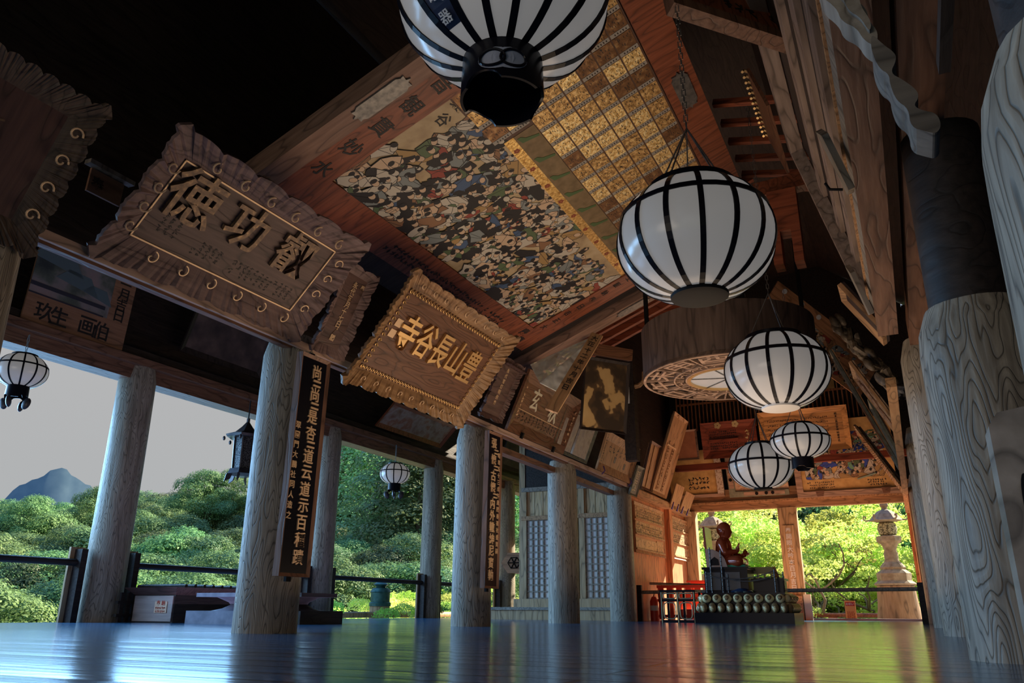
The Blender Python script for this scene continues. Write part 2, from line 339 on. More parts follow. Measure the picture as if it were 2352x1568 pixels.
# end posts
IP = atY(1835, 1420, YE); a = IP
e = empty('inscribed_post', (a.x, YE, 0), 'square post in the middle of the open end with brushed white writing', 'post')
MB().box(-.22, .22, -.12, .12, 0, 2.64).build('post', M_CEDAR, e)
MB().box(-.13, .13, -.15, -.121, .55, 2.2).build('plank', M_CEDAR, e)
b = MB()
for i, ch in enumerate('奉開眼大吟奉大菩薩'): b.glyph(ch, -.02, 0, .13, 0, .004)
b.v = []; b.f = []; b.m = []
for i, ch in enumerate('奉開眼大吟本百月吉日'): b.glyph(ch, -.01, -i*.15, .13, 0, .004)
b.build('inscription', M_WHITEP, e, mtx=frame((a.x, YE-.152, 2.08), (1, 0, 0), (0, 0, 1)))
b = MB()
for i, ch in enumerate('大菩薩之'): b.glyph(ch, .12, -i*.09, .075, 0, .004)
b.build('side_inscription', M_WHITEP, e, mtx=frame((a.x-.05, YE-.123, .95), (1, 0, 0), (0, 0, 1)))
tag(MB().box(-.14, .14, -.14, .14, 0, 2.64).build('corner_post', M_CEDAR, mtx=Matrix.Translation((XI+.15, YE-.02, 0))), 'squared corner post where the slip-rack wall meets the open end', 'post')
tag(MB().box(-.1, .1, -.14, .14, 0, 2.64).build('corner_post', M_ORANGEW, mtx=Matrix.Translation((.12, YE, 0))), 'reddish corner post beside the stone lantern on the terrace', 'post')
tag(MB().box(-.035, .035, -1.75, 1.75, .3, 2.55).build('plank_screen', M_ORANGEW, mtx=Matrix.Translation((.12, YE-1.9, 0))), 'narrow orange plank screen seen edge on by the last pillar', 'screen')

# ------------------------------------------------------------------ signs leaning over the left ledge
def ring_frame(w, h, fw, depth, scal=0, lobes=(8, 6), ruffle=.0, back=.02, tip=0.0):
    """mitred frame whose face slopes outwards; outer edge scalloped when scal > 0"""
    b = MB(); inner = []; outer = []; mid = []
    sides = [((-w/2, -h/2), (w/2, -h/2), (0, -1), lobes[0]), ((w/2, -h/2), (w/2, h/2), (1, 0), lobes[1]), ((w/2, h/2), (-w/2, h/2), (0, 1), lobes[0]), ((-w/2, h/2), (-w/2, -h/2), (-1, 0), lobes[1])]
    K = 10
    for (a, c, nrm, nl) in sides:
        S = nl*K if scal else 1
        for i in range(S):
            t = i/S
            x = a[0]+(c[0]-a[0])*t; y = a[1]+(c[1]-a[1])*t
            inner.append((x, y, 0))
            # outer line runs from mitre to mitre
            ex = nrm[0]*fw; ey = nrm[1]*fw
            tx = (c[0]-a[0]); ty = (c[1]-a[1]); L = math.hypot(tx, ty); tx /= L; ty /= L
            o = -fw+(L+2*fw)*t
            ph = t*nl; s = 0; z = depth
            if scal:
                fr = ph % 1
                s = scal*(abs(math.sin(PI*fr))**.6 - .35)
                z += ruffle*math.cos(2*PI*ph*4)*(.5 if fr > .5 else .25)
                if t < .03 or t > .97: s = tip
            outer.append((a[0]+tx*o+nrm[0]*(fw+s), a[1]+ty*o+nrm[1]*(fw+s), z))
    n = len(inner)
    vs = inner+outer+[(x, y, z-back-.02) for x, y, z in outer]+[(x, y, -back) for x, y, z in inner]
    fs = []
    for i in range(n):
        j = (i+1) % n
        fs += [(i, n+i, n+j, j), (n+i, 2*n+i, 2*n+j, n+j), (2*n+i, 3*n+i, 3*n+j, 2*n+j), (3*n+i, i, j, 3*n+j)]
    b.add(vs, fs); return b
def curl(b, x, y, r, a0, z, t=.008, turn=1, sgn=1):
    pts = []
    for i in range(15):
        k = i/14; a = a0+sgn*turn*2*PI*k; rr = r*(1-.72*k)
        pts.append((x+rr*math.cos(a), y+rr*math.sin(a), z))
    b.tube(pts, t, 5)
def sign(name, label, cat, bl, tl, br, x=-4.95, pad=0, group=None, side='L', lean_px=None):
    """returns empty at the bottom centre of a board leaning off the ledge, and its width and height"""
    A = atX(*bl, x); B = atX(*br, x); T = atY(*tl, A.y)
    z = (A.z+B.z)/2; yc = (A.y+B.y)/2
    v = V((T.x-A.x, 0, T.z-A.z)); h = v.length; w = abs(B.y-A.y)
    u = (0, 1, 0) if side == 'L' else (0, -1, 0)
    e = empty(name, frame((x, yc, z), u, v), label, cat, group)
    return e, w, h
# great sign 1
e, w, h = sign('carved_sign', 'huge dark tilted sign with scrolled frame and three big raised characters', 'sign', (212, 560), (415, 290), (668, 762))
pw, ph = w-.36, h-.36
b = MB().box(-pw/2, pw/2, .18, .18+ph, -.04, 0); b.build('panel', M_SIGNW, e)
b = ring_frame(pw, ph, .20, .10, .035, (6, 4), .03, tip=.05)
b.build('frame', wood('mauve_frame_wood', (.15, .095, .09), (.25, .165, .15), axis='x', rings=6), e, mtx=None).location = (0, h/2, 0)
b = MB()
for i in range(6):
    for s in (-1, 1):
        curl(b, -pw/2+(i+.5)*pw/6+.08, s*(ph/2+.07), .055, PI/2, .06, .007, .9, s)
for i in range(4):
    for s in (-1, 1): curl(b, s*(pw/2+.07), -ph/2+(i+.5)*ph/4, .055, 0, .06, .007, .9, s)
b.build('scroll_carving', M_GILTP, e).location = (0, h/2, 0)
b = MB()
for (x0, x1, y0, y1) in ((-pw/2, pw/2, -ph/2, -ph/2+.012), (-pw/2, pw/2, ph/2-.012, ph/2), (-pw/2, -pw/2+.012, -ph/2, ph/2), (pw/2-.012, pw/2, -ph/2, ph/2)): b.box(x0, x1, y0, y1, 0, .012)
b.build('gilt_inner_edge', M_GILTP, e).location = (0, h/2, 0)
M_RAISED = mottled('raised_worn_gilt', [(.35, (.08, .05, .035)), (.6, (.17, .105, .06)), (.75, (.42, .27, .13))], 25, .4, .3)
for ch, px, sz in (('徳', -.36, .46), ('功', -.05, .38), ('叡', .28, .40)):
    MB().glyph(ch, px*pw, h*.63, sz, 0, .035).build('raised_character', M_RAISED, e)
b = MB().scribble(-pw*.43, h*.28, pw*.12, ph*.27, 3, 6).scribble(-pw*.22, h*.24, pw*.17, ph*.2, 5, 5).scribble(.02, h*.23, pw*.42, ph*.2, 12, 5)
b.build('small_writing', M_INK, e)
# far left sign, cut by the frame
e, w, h = sign('carved_sign', 'dark tall sign with wavy rim at the top left corner, characters hardly legible', 'sign', (-330, 395), (-125, 40), (45, 565))
b = MB().box(-w/2+.12, w/2-.12, .12, h-.12, -.04, 0); b.build('panel', wood('deep_red_panel', (.07, .03, .028), (.11, .05, .04), axis='y', rings=5), e)
ring_frame(w-.24, h-.24, .15, .10, .03, (9, 8), .02, tip=.05).build('frame', wood('ochre_rim_wood', (.09, .055, .04), (.15, .10, .065), axis='y'), e).location = (0, h/2, 0)
MB().scribble(-.1*w, h*.25, w*.14, h*.5, 2, 7, t=.01).build('raised_characters', M_RAISED, e)
b = MB()
for s in (-1, 1):
    for i in range(4): curl(b, s*(w/2-.06), h*(.2+.2*i), .05, 0, .07, .007, 1, s)
b.build('scroll_carving', M_GILTP, e)
# tall narrow sign 永代毎月十七日御膳
e, w, h = sign('narrow_sign', 'narrow tilted sign with lobed rim and one column of gilt characters, beside the huge one', 'sign', (716, 792), (800, 606), (778, 820), -4.90)
MB().box(-w/2+.06, w/2-.06, .06, h-.06, -.03, 0).build('panel', M_SIGNW, e)
ring_frame(w-.12, h-.12, .08, .05, .03, (2, 5), .02, tip=.03).build('frame', wood('mauve_frame_wood', (.2,)*3, (.3,)*3), e).location = (0, h/2, 0)
b = MB()
for i, ch in enumerate('永代毎月十七日御膳'): b.glyph(ch, 0, h*.83-i*h*.082, h*.078, 0, .008)
b.glyph('奉', .11, h*.84, .06, 0, .008); b.build('characters', M_GILTP, e)
# 長谷寺 great sign
e, w, h = sign('carved_sign', 'brown temple name sign with gilt wavy rim and five raised gilt characters', 'sign', (778, 858), (940, 615), (1052, 972))
pw, ph = w-.38, h-.30
MB().box(-pw/2, pw/2, .15, .15+ph, -.04, 0).build('panel', M_SIGNB, e)
ring_frame(pw, ph, .16, .09, .028, (9, 5), .035, tip=.05).build('frame', wood('gilt_brown_frame', (.24, .13, .06), (.42, .25, .12), axis='x', rings=5, rough=.4), e).location = (0, h/2, 0)
b = MB()
for s in (-1, 1):
    for i in range(34):
        curl(b, -pw/2+(i+.5)*pw/34, s*(ph/2-.03), .026, PI/2*s, .012, .0055, 1.1, s)
    for i in range(15): curl(b, s*(pw/2-.03), -ph/2+(i+.5)*ph/15, .026, 0, .012, .0055, 1.1, s)
b.build('scroll_border', M_GILT, e).location = (0, h/2, 0)
b = MB()
for s in (-1, 1):
    for i in range(9): curl(b, -pw/2+(i+.5)*pw/9, s*(ph/2+.08), .045, PI/2*s, .055, .006, .9, s)
b.build('rim_carving', M_GILTP, e).location = (0, h/2, 0)
for i, ch in enumerate('寺谷長山豊'):
    MB().glyph(ch, (-.33+i*.165)*pw, h*(.55+.01*(i % 2)), .36, 0, .035, .85, 1.15).build('raised_character', M_GILT, e)
MB().box(-.43*pw-.05, -.43*pw+.05, h*.55, h*.62, 0, .01).box(-.43*pw-.05, -.43*pw+.05, h*.45, h*.52, 0, .01).build('seal_mark', M_GILTP, e)
# narrow sign 2
e, w, h = sign('narrow_sign', 'small narrow sign with flame shaped crest right of the temple name sign', 'sign', (1098, 952), (1158, 815), (1142, 972))
MB().box(-w/2+.04, w/2-.04, .08, h-.1, -.03, 0).build('panel', M_SIGNW, e)
ring_frame(w-.08, h-.16, .06, .05, .03, (2, 5), .02, tip=.03).build('frame', M_SIGNW, e).location = (0, h/2, 0)
b = MB()
for k in range(7): b.lathe([(.028, 0), (.03, .05), (.001, .13)], 6, Matrix.Translation((-w/2+.04+k*(w-.08)/6, h-.08, .03)))
b.build('crest', M_SIGNW, e)
b = MB()
for i, ch in enumerate('永代常灯明供養'): b.glyph(ch, -.02, h*.82-i*h*.09, h*.075, 0, .006)
b.build('characters', M_GILTP, e)
# framed board with two big characters 真 秋 in shell
def framed(name, label, cat, bl, tl, br, fw=.09, m=None, mp=None, fd=.05, x=-4.95, side='L', group=None):
    e, w, h = sign(name, label, cat, bl, tl, br, x, side=side, group=group)
    MB().box(-w/2+fw, w/2-fw, fw, h-fw, -.03, 0).build('panel', mp or M_SIGNB, e)
    ring_frame(w-2*fw, h-2*fw, fw, fd).build('frame', m or M_SIGNB, e).location = (0, h/2, 0)
    return e, w, h
M_SHELL = plain('pale_shell', (.62, .58, .48), .3, .2)
e, w, h = framed('framed_board', 'square brown framed board with two pale inlaid characters above a ruled line', 'plaque', (1157, 990), (1212, 850), (1287, 1037), .17)
MB().glyph('玄', -.22*w, h*.63, .34, 0, .012, .8).glyph('秋', .12*w, h*.60, .38, 0, .012, .8).build('inlaid_characters', M_SHELL, e)
MB().box(-w/2+.18, w/2-.18, h*.38, h*.39, 0, .004).scribble(-w*.46, h*.25, .06, h*.5, 1, 9, .05).scribble(w*.43, h*.2, .07, h*.6, 1, 6, .05).build('gilt_line', M_GILTP, e)
MB().scribble(-w/2+.22, .2, w-.44, h*.17, 14, 3).build('small_writing', M_INK, e)
for s in (-1, 1): MB().box(s*w*.28-.02, s*w*.28+.02, -.03, .06, .05, .09).build('iron_hook', M_BLACK, e)
# pale twin boards with green rim
e, w, h = sign('faded_board', 'pair of faded pale planks in a thin greenish frame', 'plaque', (1266, 1028), (1303, 925), (1343, 1066))
M_GREENW = mottled('verdigris_wood', [(.3, (.10, .11, .08)), (.7, (.22, .22, .16))], 12)
M_PALEP = mottled('faded_plank', [(.3, (.30, .25, .20)), (.5, (.42, .36, .30)), (.65, (.30, .27, .25)), (.8, (.52, .45, .38))], 7)
for s in (-1, 1): MB().box(s*w*.235-w*.2, s*w*.235+w*.2, .06, h-.06, -.02, .02).build('plank', M_PALEP, e)
ring_frame(w-.06, h-.1, .05, .03).build('frame', M_GREENW, e).location = (0, h/2, 0)
# light framed board
e, w, h = framed('framed_board', 'pale wooden framed board with faded brush drawing and writing on both side rails', 'plaque', (1364, 1073), (1390, 984), (1442, 1112), .15, M_OCHREW, M_OCHREW, .06)
b = MB().scribble(-w/2+.05, .1, .06, h*.8, 1, 12, .06).scribble(w/2-.11, .1, .06, h*.85, 1, 16, .06)
b.scribble(-w*.3, h*.52, w*.55, h*.2, 5, 2); b.build('writing', M_INK, e)
b = MB()
for (x0, y0) in ((-.04, .42), (.26, .36)): b.box(x0*w-.05, x0*w+.05, y0*h-.06, y0*h+.06, 0, .003)
b.build('drawn_seal', M_SIGNW, e)
for s in (-1, 1): MB().tube([(s*w*.4, -.05, .1), (s*w*.4, .03, .14), (s*w*.4+.02, .1, .08)], .012, 6).build('corner_ribbon', plain('purple_cord', (.10, .05, .22), .6), e)
e, w, h = framed('framed_board', 'small dark narrow board in a green frame, first of the group by the corner pillar', 'plaque', (1443, 1132), (1463, 1065), (1460, 1143), .04, M_GREENW, M_SIGNW, .03)
MB().scribble(-w*.2, h*.15, w*.4, h*.7, 2, 9).build('writing', M_GILTP, e)
e, w, h = framed('framed_board', 'plain ribbed brown board behind the small green framed one', 'plaque', (1468, 1118), (1493, 1010), (1493, 1130), .05, M_BEAM, M_OCHREW, .05)
MB().box(-w*.05, w*.05, .06, h-.06, 0, .02).build('batten', M_OCHREW, e)
e, w, h = framed('framed_board', 'tallest leaning board with two columns of raised block characters', 'plaque', (1492, 1128), (1546, 942), (1526, 1145), .07, M_OCHREW, M_OCHREW, .05)
b = MB()
for s in (-1, 1):
    for i in range(8): b.glyph('品昌回品百明田吉'[i], s*w*.16, h*(.1+.075*i), .15, 0, .015)
b.build('raised_characters', M_OCHREW, e)
MB().glyph('奉', -w*.18, h-.06, .08, .05, .01).glyph('納', w*.18, h-.06, .08, .05, .01).build('frame_characters', M_GILTP, e)
MB().box(-w*.3, w*.3, h*.60, h*.62, 0, .02).build('cloud_band', M_GILTP, e)
for i, (bl, tl, br) in enumerate((((1538, 1156), (1551, 1108), (1557, 1166)), ((1560, 1166), (1574, 1126), (1580, 1176)))):
    e, w, h = sign('bare_board', ('plain leaning plank with short purple ties, nearer of the pair by the end wall', 'plain leaning plank with dark grain, farther of the pair by the end wall')[i], 'plaque', bl, tl, br)
    MB().box(-w/2, w/2, 0, h, 0, .03).build('board', M_OCHREW, e)
    for s in (-1, 1): MB().prism([(s*w*.3-.05, -.1), (s*w*.3+.05, -.1), (s*w*.3, .08)], .03, .05).build('purple_tie', plain('purple_cloth', (.08, .04, .25), .7), e)

# upright verse boards on the two pillars
def verse_board(label, tl, tr, bl, br, x, text, side_text, tcol):
    A = atX(*bl, x); B = atX(*br, x); T = atX(*tl, x); T2 = atX(*tr, x)
    w = ((B.y-A.y)+(T2.y-T.y))/2; yc = (A.y+B.y+T.y+T2.y)/4; z0 = (A.z+B.z)/2; z1 = (T.z+T2.z)/2
    h = z1-z0
    e = empty('verse_board', frame((x, yc, z0), (0, 1, 0), (0.02, 0, 1)), label, 'sign')
    MB().box(-w/2, w/2, 0, h, -.05, 0).build('board', M_BLACKL, e)
    ring_frame(w-.05, h-.04, .03, .02, back=.05).build('frame', M_BEAM, e).location = (0, h/2, 0)
    b = MB(); n = len(text); y = h-.06; tot = sum(.45 if c == '〻' else 1 for c in text); st = (h-.14)/tot
    for ch in text:
        k = .45 if ch == '〻' else 1
        y -= st*k/2
        if ch == '〻':
            for q in (-1, 1): b.box(w*.12-.05, w*.12+.05, y+q*.022-.008, y+q*.022+.008, 0, .012)
        else: b.glyph(ch, w*(.08 if tcol > 0 else -.06), y, st*.9, 0, .012, min(1, w*.55/(st*.9)), 1)
        y -= st*k/2
    b.build('main_characters', M_GILTP, e)
    b = MB(); n = len(side_text)
    for i, ch in enumerate(side_text): b.glyph(ch, -tcol*w*.36, h*(.66 if tcol > 0 else .86)-i*h*.045, h*.033, 0, .006)
    b.build('side_characters', M_GILTP, e)
    for s in (0, 1): MB().box(-.03, .03, h-.03 if s else -.05, h+.05 if s else .02, -.07, -.04).build('bracket', M_BLACK, e)
verse_board('wide black verse board with gilt seal characters on the near pillar', (688, 815), (750, 833), (634, 1318), (704, 1324), XI+.44, '尚〻尚〻是杏〻道云道示百種蹟', '翠園門大鵬社同人造之', 1)
verse_board('narrow black verse board with orange characters on the far pillar', (1119, 994), (1148, 1001), (1107, 1347), (1139, 1351), XI+.40, '張〻懐〻古懐〻内外轍紳尼寶軸', '昭和五十三戊午歳陽春祖社盛賀嗣', -1)

# ------------------------------------------------------------------ painted ceiling picture
PO = V((-4.4, 5.06, 4.02)); PVv = V((1, 0, .4)).normalized()
pic = empty('ceiling_painting', frame(PO, (0, 1, 0), PVv), 'huge sloping painting of a crowd beside rows of gold name tiles, under the roof', 'painting')
M_CREAM = mottled('aged_gold_paper', [(.3, (.34, .24, .13)), (.5, (.48, .36, .20)), (.7, (.58, .46, .28))], 4, .5)
MB().box(0, 4.5, 0, 1.62, -.03, 0).build('picture_ground', M_CREAM, pic)
def crowd(w, h, n, seed, smin, smax, pal, area, name='figures', parent=pic, zstep=.000006, z0=.001, heads=True):
    b = MB(); rnd = random.Random(seed); items = []
    for _ in range(n):
        for t in range(20):
            x = rnd.uniform(0, w); y = rnd.uniform(0, h)
            if area(x, y): break
        else: continue
        items.append((x, y))
    items.sort(key=lambda q: -q[1]+rnd.uniform(-.12, .12))
    z = z0
    for (x, y) in items:
        s = rnd.uniform(smin, smax); a = rnd.uniform(0, 2*PI); K = 9
        pts = []
        for k in range(K):
            t = 2*PI*k/K; r = s*rnd.uniform(.55, 1.1); px, py = r*1.5*math.cos(t), r*.8*math.sin(t)
            ca, sa = math.cos(a*.35-.4), math.sin(a*.35-.4)
            pts.append((min(max(x+px*ca-py*sa, 0), w), min(max(y+px*sa+py*ca, 0), h)))
        cx = sum(p[0] for p in pts)/K; cy = sum(p[1] for p in pts)/K
        b.mi = 0; b.poly([(cx+(p[0]-cx)*1.07, cy+(p[1]-cy)*1.07) for p in pts], z); z += zstep
        b.mi = rnd.choice(pal); b.poly(pts, z); z += zstep
        b.mi = 0
        for q in range(3):   # fold lines
            p, r = rnd.choice(pts), rnd.choice(pts)
            if p == r: continue
            d = V((r[0]-p[0], r[1]-p[1])); L = d.length
            if L < 1e-3: continue
            nx, ny = -d.y/L*.0028, d.x/L*.0028
            b.add([(p[0]-nx, p[1]-ny, z), (r[0]-nx, r[1]-ny, z), (r[0]+nx, r[1]+ny, z), (p[0]+nx, p[1]+ny, z)], [(0, 1, 2, 3)])
        z += zstep
        if heads:
            hx, hy = x+s*rnd.uniform(-.3, .9), y+s*rnd.uniform(.3, .9); hr = min(s*.42, .042); ta = rnd.uniform(-.8, .8)
            if not (hr < hx < w-hr*1.5 and hr < hy < h-hr*1.5): continue
            def el(cx, cy, rx, ry, m):
                b.mi = m
                b.poly([(cx+rx*math.cos(t)*math.cos(ta)-ry*math.sin(t)*math.sin(ta), cy+rx*math.cos(t)*math.sin(ta)+ry*math.sin(t)*math.cos(ta)) for t in [2*PI*i/10 for i in range(10)]], z)
            el(hx, hy, hr*1.3, hr*.95, 0); z += zstep
            el(hx, hy, hr*1.15, hr*.82, 1 if rnd.random() < .85 else 2); z += zstep
            if rnd.random() < .75: el(hx-hr*.9*math.cos(ta), hy-hr*.9*math.sin(ta), hr*.75, hr*.95, 0); z += zstep
    return b.build(name, [M_INK, plain('skin_tint', (.60, .43, .28), .55), plain('pale_robe', (.55, .50, .40), .55), plain('green_robe', (.09, .14, .06), .55), plain('brown_robe', (.26, .13, .06), .55), plain('grey_robe', (.22, .25, .24), .55), plain('blue_robe', (.05, .10, .20), .55), plain('ochre_robe', (.40, .25, .09), .55), plain('red_robe', (.30, .05, .03), .55), plain('bright_blue', (.03, .07, .42), .5), plain('jade', (.15, .35, .22), .5)], parent)
crowd(4.5, 1.62, 560, 3, .055, .135, [0, 0, 0, 0, 2, 2, 2, 1, 1, 3, 3, 4, 5, 5, 6, 7, 8], lambda x, y: y < (1.0 if x < .35 else 1.42 if x < 3 else 1.3) and (x > .25 or y < .55))
b = MB().glyph('繁', .13, 1.40, .17, 0, .003).glyph('谷', .17, 1.18, .15, 0, .003); b.build('brushed_name', M_INK, pic)
# bamboo strip
b = MB(); b.box(.9, 4.5, 1.45, 1.56, 0, .004); b.build('gold_band', M_GOLD, pic)
b = MB(); b.box(.9, 4.5, 1.56, 1.80, 0, .006); b.build('blind_strip', mottled('reed_blind', [(.3, (.16, .11, .05)), (.7, (.26, .18, .09))], 9), pic)
b = MB()
for i in range(9):
    x = .95+i*.4; b.prism([(x, 1.58), (x+.09, 1.60), (x+.13, 1.78), (x+.10, 1.79), (x+.05, 1.66), (x, 1.62)], .006, .010)
b.build('green_ribbon', plain('dull_green', (.07, .13, .04), .6), pic)
b = MB(); rnd = random.Random(2)
for i in range(9):
    x = 1.1+i*.38
    for k in range(5):
        a = 2*PI*k/5; b.poly([(x+.02*math.cos(a)+.016*math.cos(t), 1.50+.02*math.sin(a)+.016*math.sin(t)) for t in [2*PI*q/8 for q in range(8)]], .0045+.0002*k)
b.build('red_tassels', plain('tassel_red', (.28, .06, .02), .6), pic)
# gold name tiles
M_GOLDT = [mottled('gold_tile_bright', [(.35, (.55, .34, .10)), (.5, (.90, .64, .26)), (.62, (1.0, .84, .45))], 28, .36, .35, bump=.6),
           mottled('gold_tile_mid', [(.35, (.30, .17, .06)), (.5, (.55, .34, .12)), (.65, (.85, .60, .26))], 22, .4, .35, bump=.6),
           mottled('gold_tile_worn', [(.35, (.14, .07, .03)), (.55, (.24, .12, .05)), (.7, (.45, .28, .12))], 14, .45, .4, bump=.4),
           plain('grey_label', (.34, .31, .26), .6), M_INK, plain('tile_backing', (.10, .05, .03), .6)]
b = MB(); b.mi = 5; b.box(0, 4.5, 1.80, 3.02, -.03, 0); b.box(0, .9, 1.35, 1.80, -.03, .001)
rnd = random.Random(5); lanes = 6; lw = 1.21/lanes; tl_ = .27
def tile(x, y, L, W):
    b.mi = rnd.choice((0, 1, 1, 0, 2)); b.box(x, x+L*.76, y, y+W, 0, .004)
    b.mi = 3; b.box(x+L*.78, x+L*.97, y, y+W, 0, .004)
    b.mi = 4
    for k in range(5):
        q = y+W*(.2+.15*k); b.poly([(x+L*.82+rnd.uniform(0, .02), q), (x+L*.93, q+.004), (x+L*.92, q+.014), (x+L*.83, q+.012)], .0046)
    for k in range(16):
        px = x+rnd.uniform(.05, .7)*L; py = y+rnd.uniform(.08, .9)*W
        b.poly([(px-.014, py), (px+.014, py+.002), (px+.013, py+.007), (px-.012, py+.006)], .0046)
for i in range(lanes):
    k = 0
    x = -rnd.uniform(0, .0)
    while x < 4.5-.02:
        L = min(tl_, 4.5-x); tile(x, 1.81+i*lw, L, lw-.016); x += tl_
for j in range(3): tile(.0+j*.29, 1.58, .28, .2); tile(.0+j*.29, 1.37, .28, .2)
b.build('gold_name_tiles', M_GOLDT, pic)
# its frame rails and calligraphy
b = MB().box(-.42, 4.92, -.42, -.005, -.04, .02).box(-.42, -.005, -.005, 3.02, -.04, .02).box(4.505, 4.92, -.005, 3.02, -.04, .02)
b.build('inner_frame', M_REDW, pic)
b = MB(); rnd = random.Random(9)
for i in range(8):
    b.glyph('水妙貫観音慶應願'[i], -.2, .05+i*.34, .2, .021, .003)
for i in range(12): b.glyph('大正吉日奉納願主世話人'[i % 11], 4.62+.02*(i % 2), .12+i*.2, .11, .021, .003)
b.scribble(1.2, -.32, 2.7, .18, 40, 2, .021).glyph('慶', 4.45, -.13, .15, .021, .003).glyph('應', 4.58, -.28, .15, .021, .003)
b.build('frame_calligraphy', M_INK, pic)
b = MB().box(-.66, -.425, -.7, 3.4, -.10, .10)
b.build('near_rail', wood('rail_wood', (.22, .12, .08), (.34, .20, .14), axis='y', rings=6), pic)
MB().box(5.15, 5.42, -.75, 3.4, -.10, .12).build('far_rail', wood('rail_wood', (1,)*3, (1,)*3), pic)
MB().box(4.93, 5.15, -.5, 3.3, -.12, -.02).build('far_recess', M_DARKW, pic)
MB().box(-.66, 5.42, 3.03, 3.36, -.06, .10).build('upper_rail', M_REDW, pic)
MB().box(-.66, 5.42, -.75, -.43, -.10, -.03).build('lower_rail', M_DARKW, pic)
def cloudplate(L, W):
    pts = []
    for s in (1, -1):
        pts += [(s*L*.38, s*W*.5), (s*L*.44, s*W*.36), (s*L*.5, s*W*.40) if s > 0 else (-L*.5, -W*.40), (s*L*.49, s*W*.1), (s*L*.56, 0), (s*L*.49, -s*W*.1), (s*L*.5, -s*W*.40), (s*L*.44, -s*W*.36), (s*L*.38, -s*W*.5)]
    return pts
for (u, v, rot, L) in ((-.54, .95, PI/2, .55), (-.54, -.5, PI/2, .35), (5.28, 1.3, PI/2, .5), (1.6, 3.2, 0, .55), (3.9, 3.2, 0, .5)):
    m = Matrix.Translation((u, v, 0)) @ rotz(rot)
    MB().prism(cloudplate(L, .17), .10 if u < 5 else .12, .115 if u < 5 else .135, m).build('iron_fitting', M_METAL, pic)

# red rafters seen past the painting, rafters of the roof
for i in range(9):
    y = 11.1+i*.30
    o = MB().bar((-1.9, 0, 0), (1.9, 0, 1.5), .09, .12).build('rafter', M_RAFT); o.location = (-3.3, y, 5.0-.1*i*.3)
    tag(o, 'red brown sloping rafter above the drum shaped lamp', 'rafter', 'red rafters above the drum lamp')
for i in range(6):
    y = 6.2+i*.42
    o = MB().bar((-.55, 0, 0), (.55, 0, -.25), .07, .07).build('rafter', M_RAFT); o.location = (-.75, y+1.5, 5.6)
    tag(o, 'short reddish rafter in the dark between the painting and the tilted frame', 'rafter', 'short red rafters in the dark')

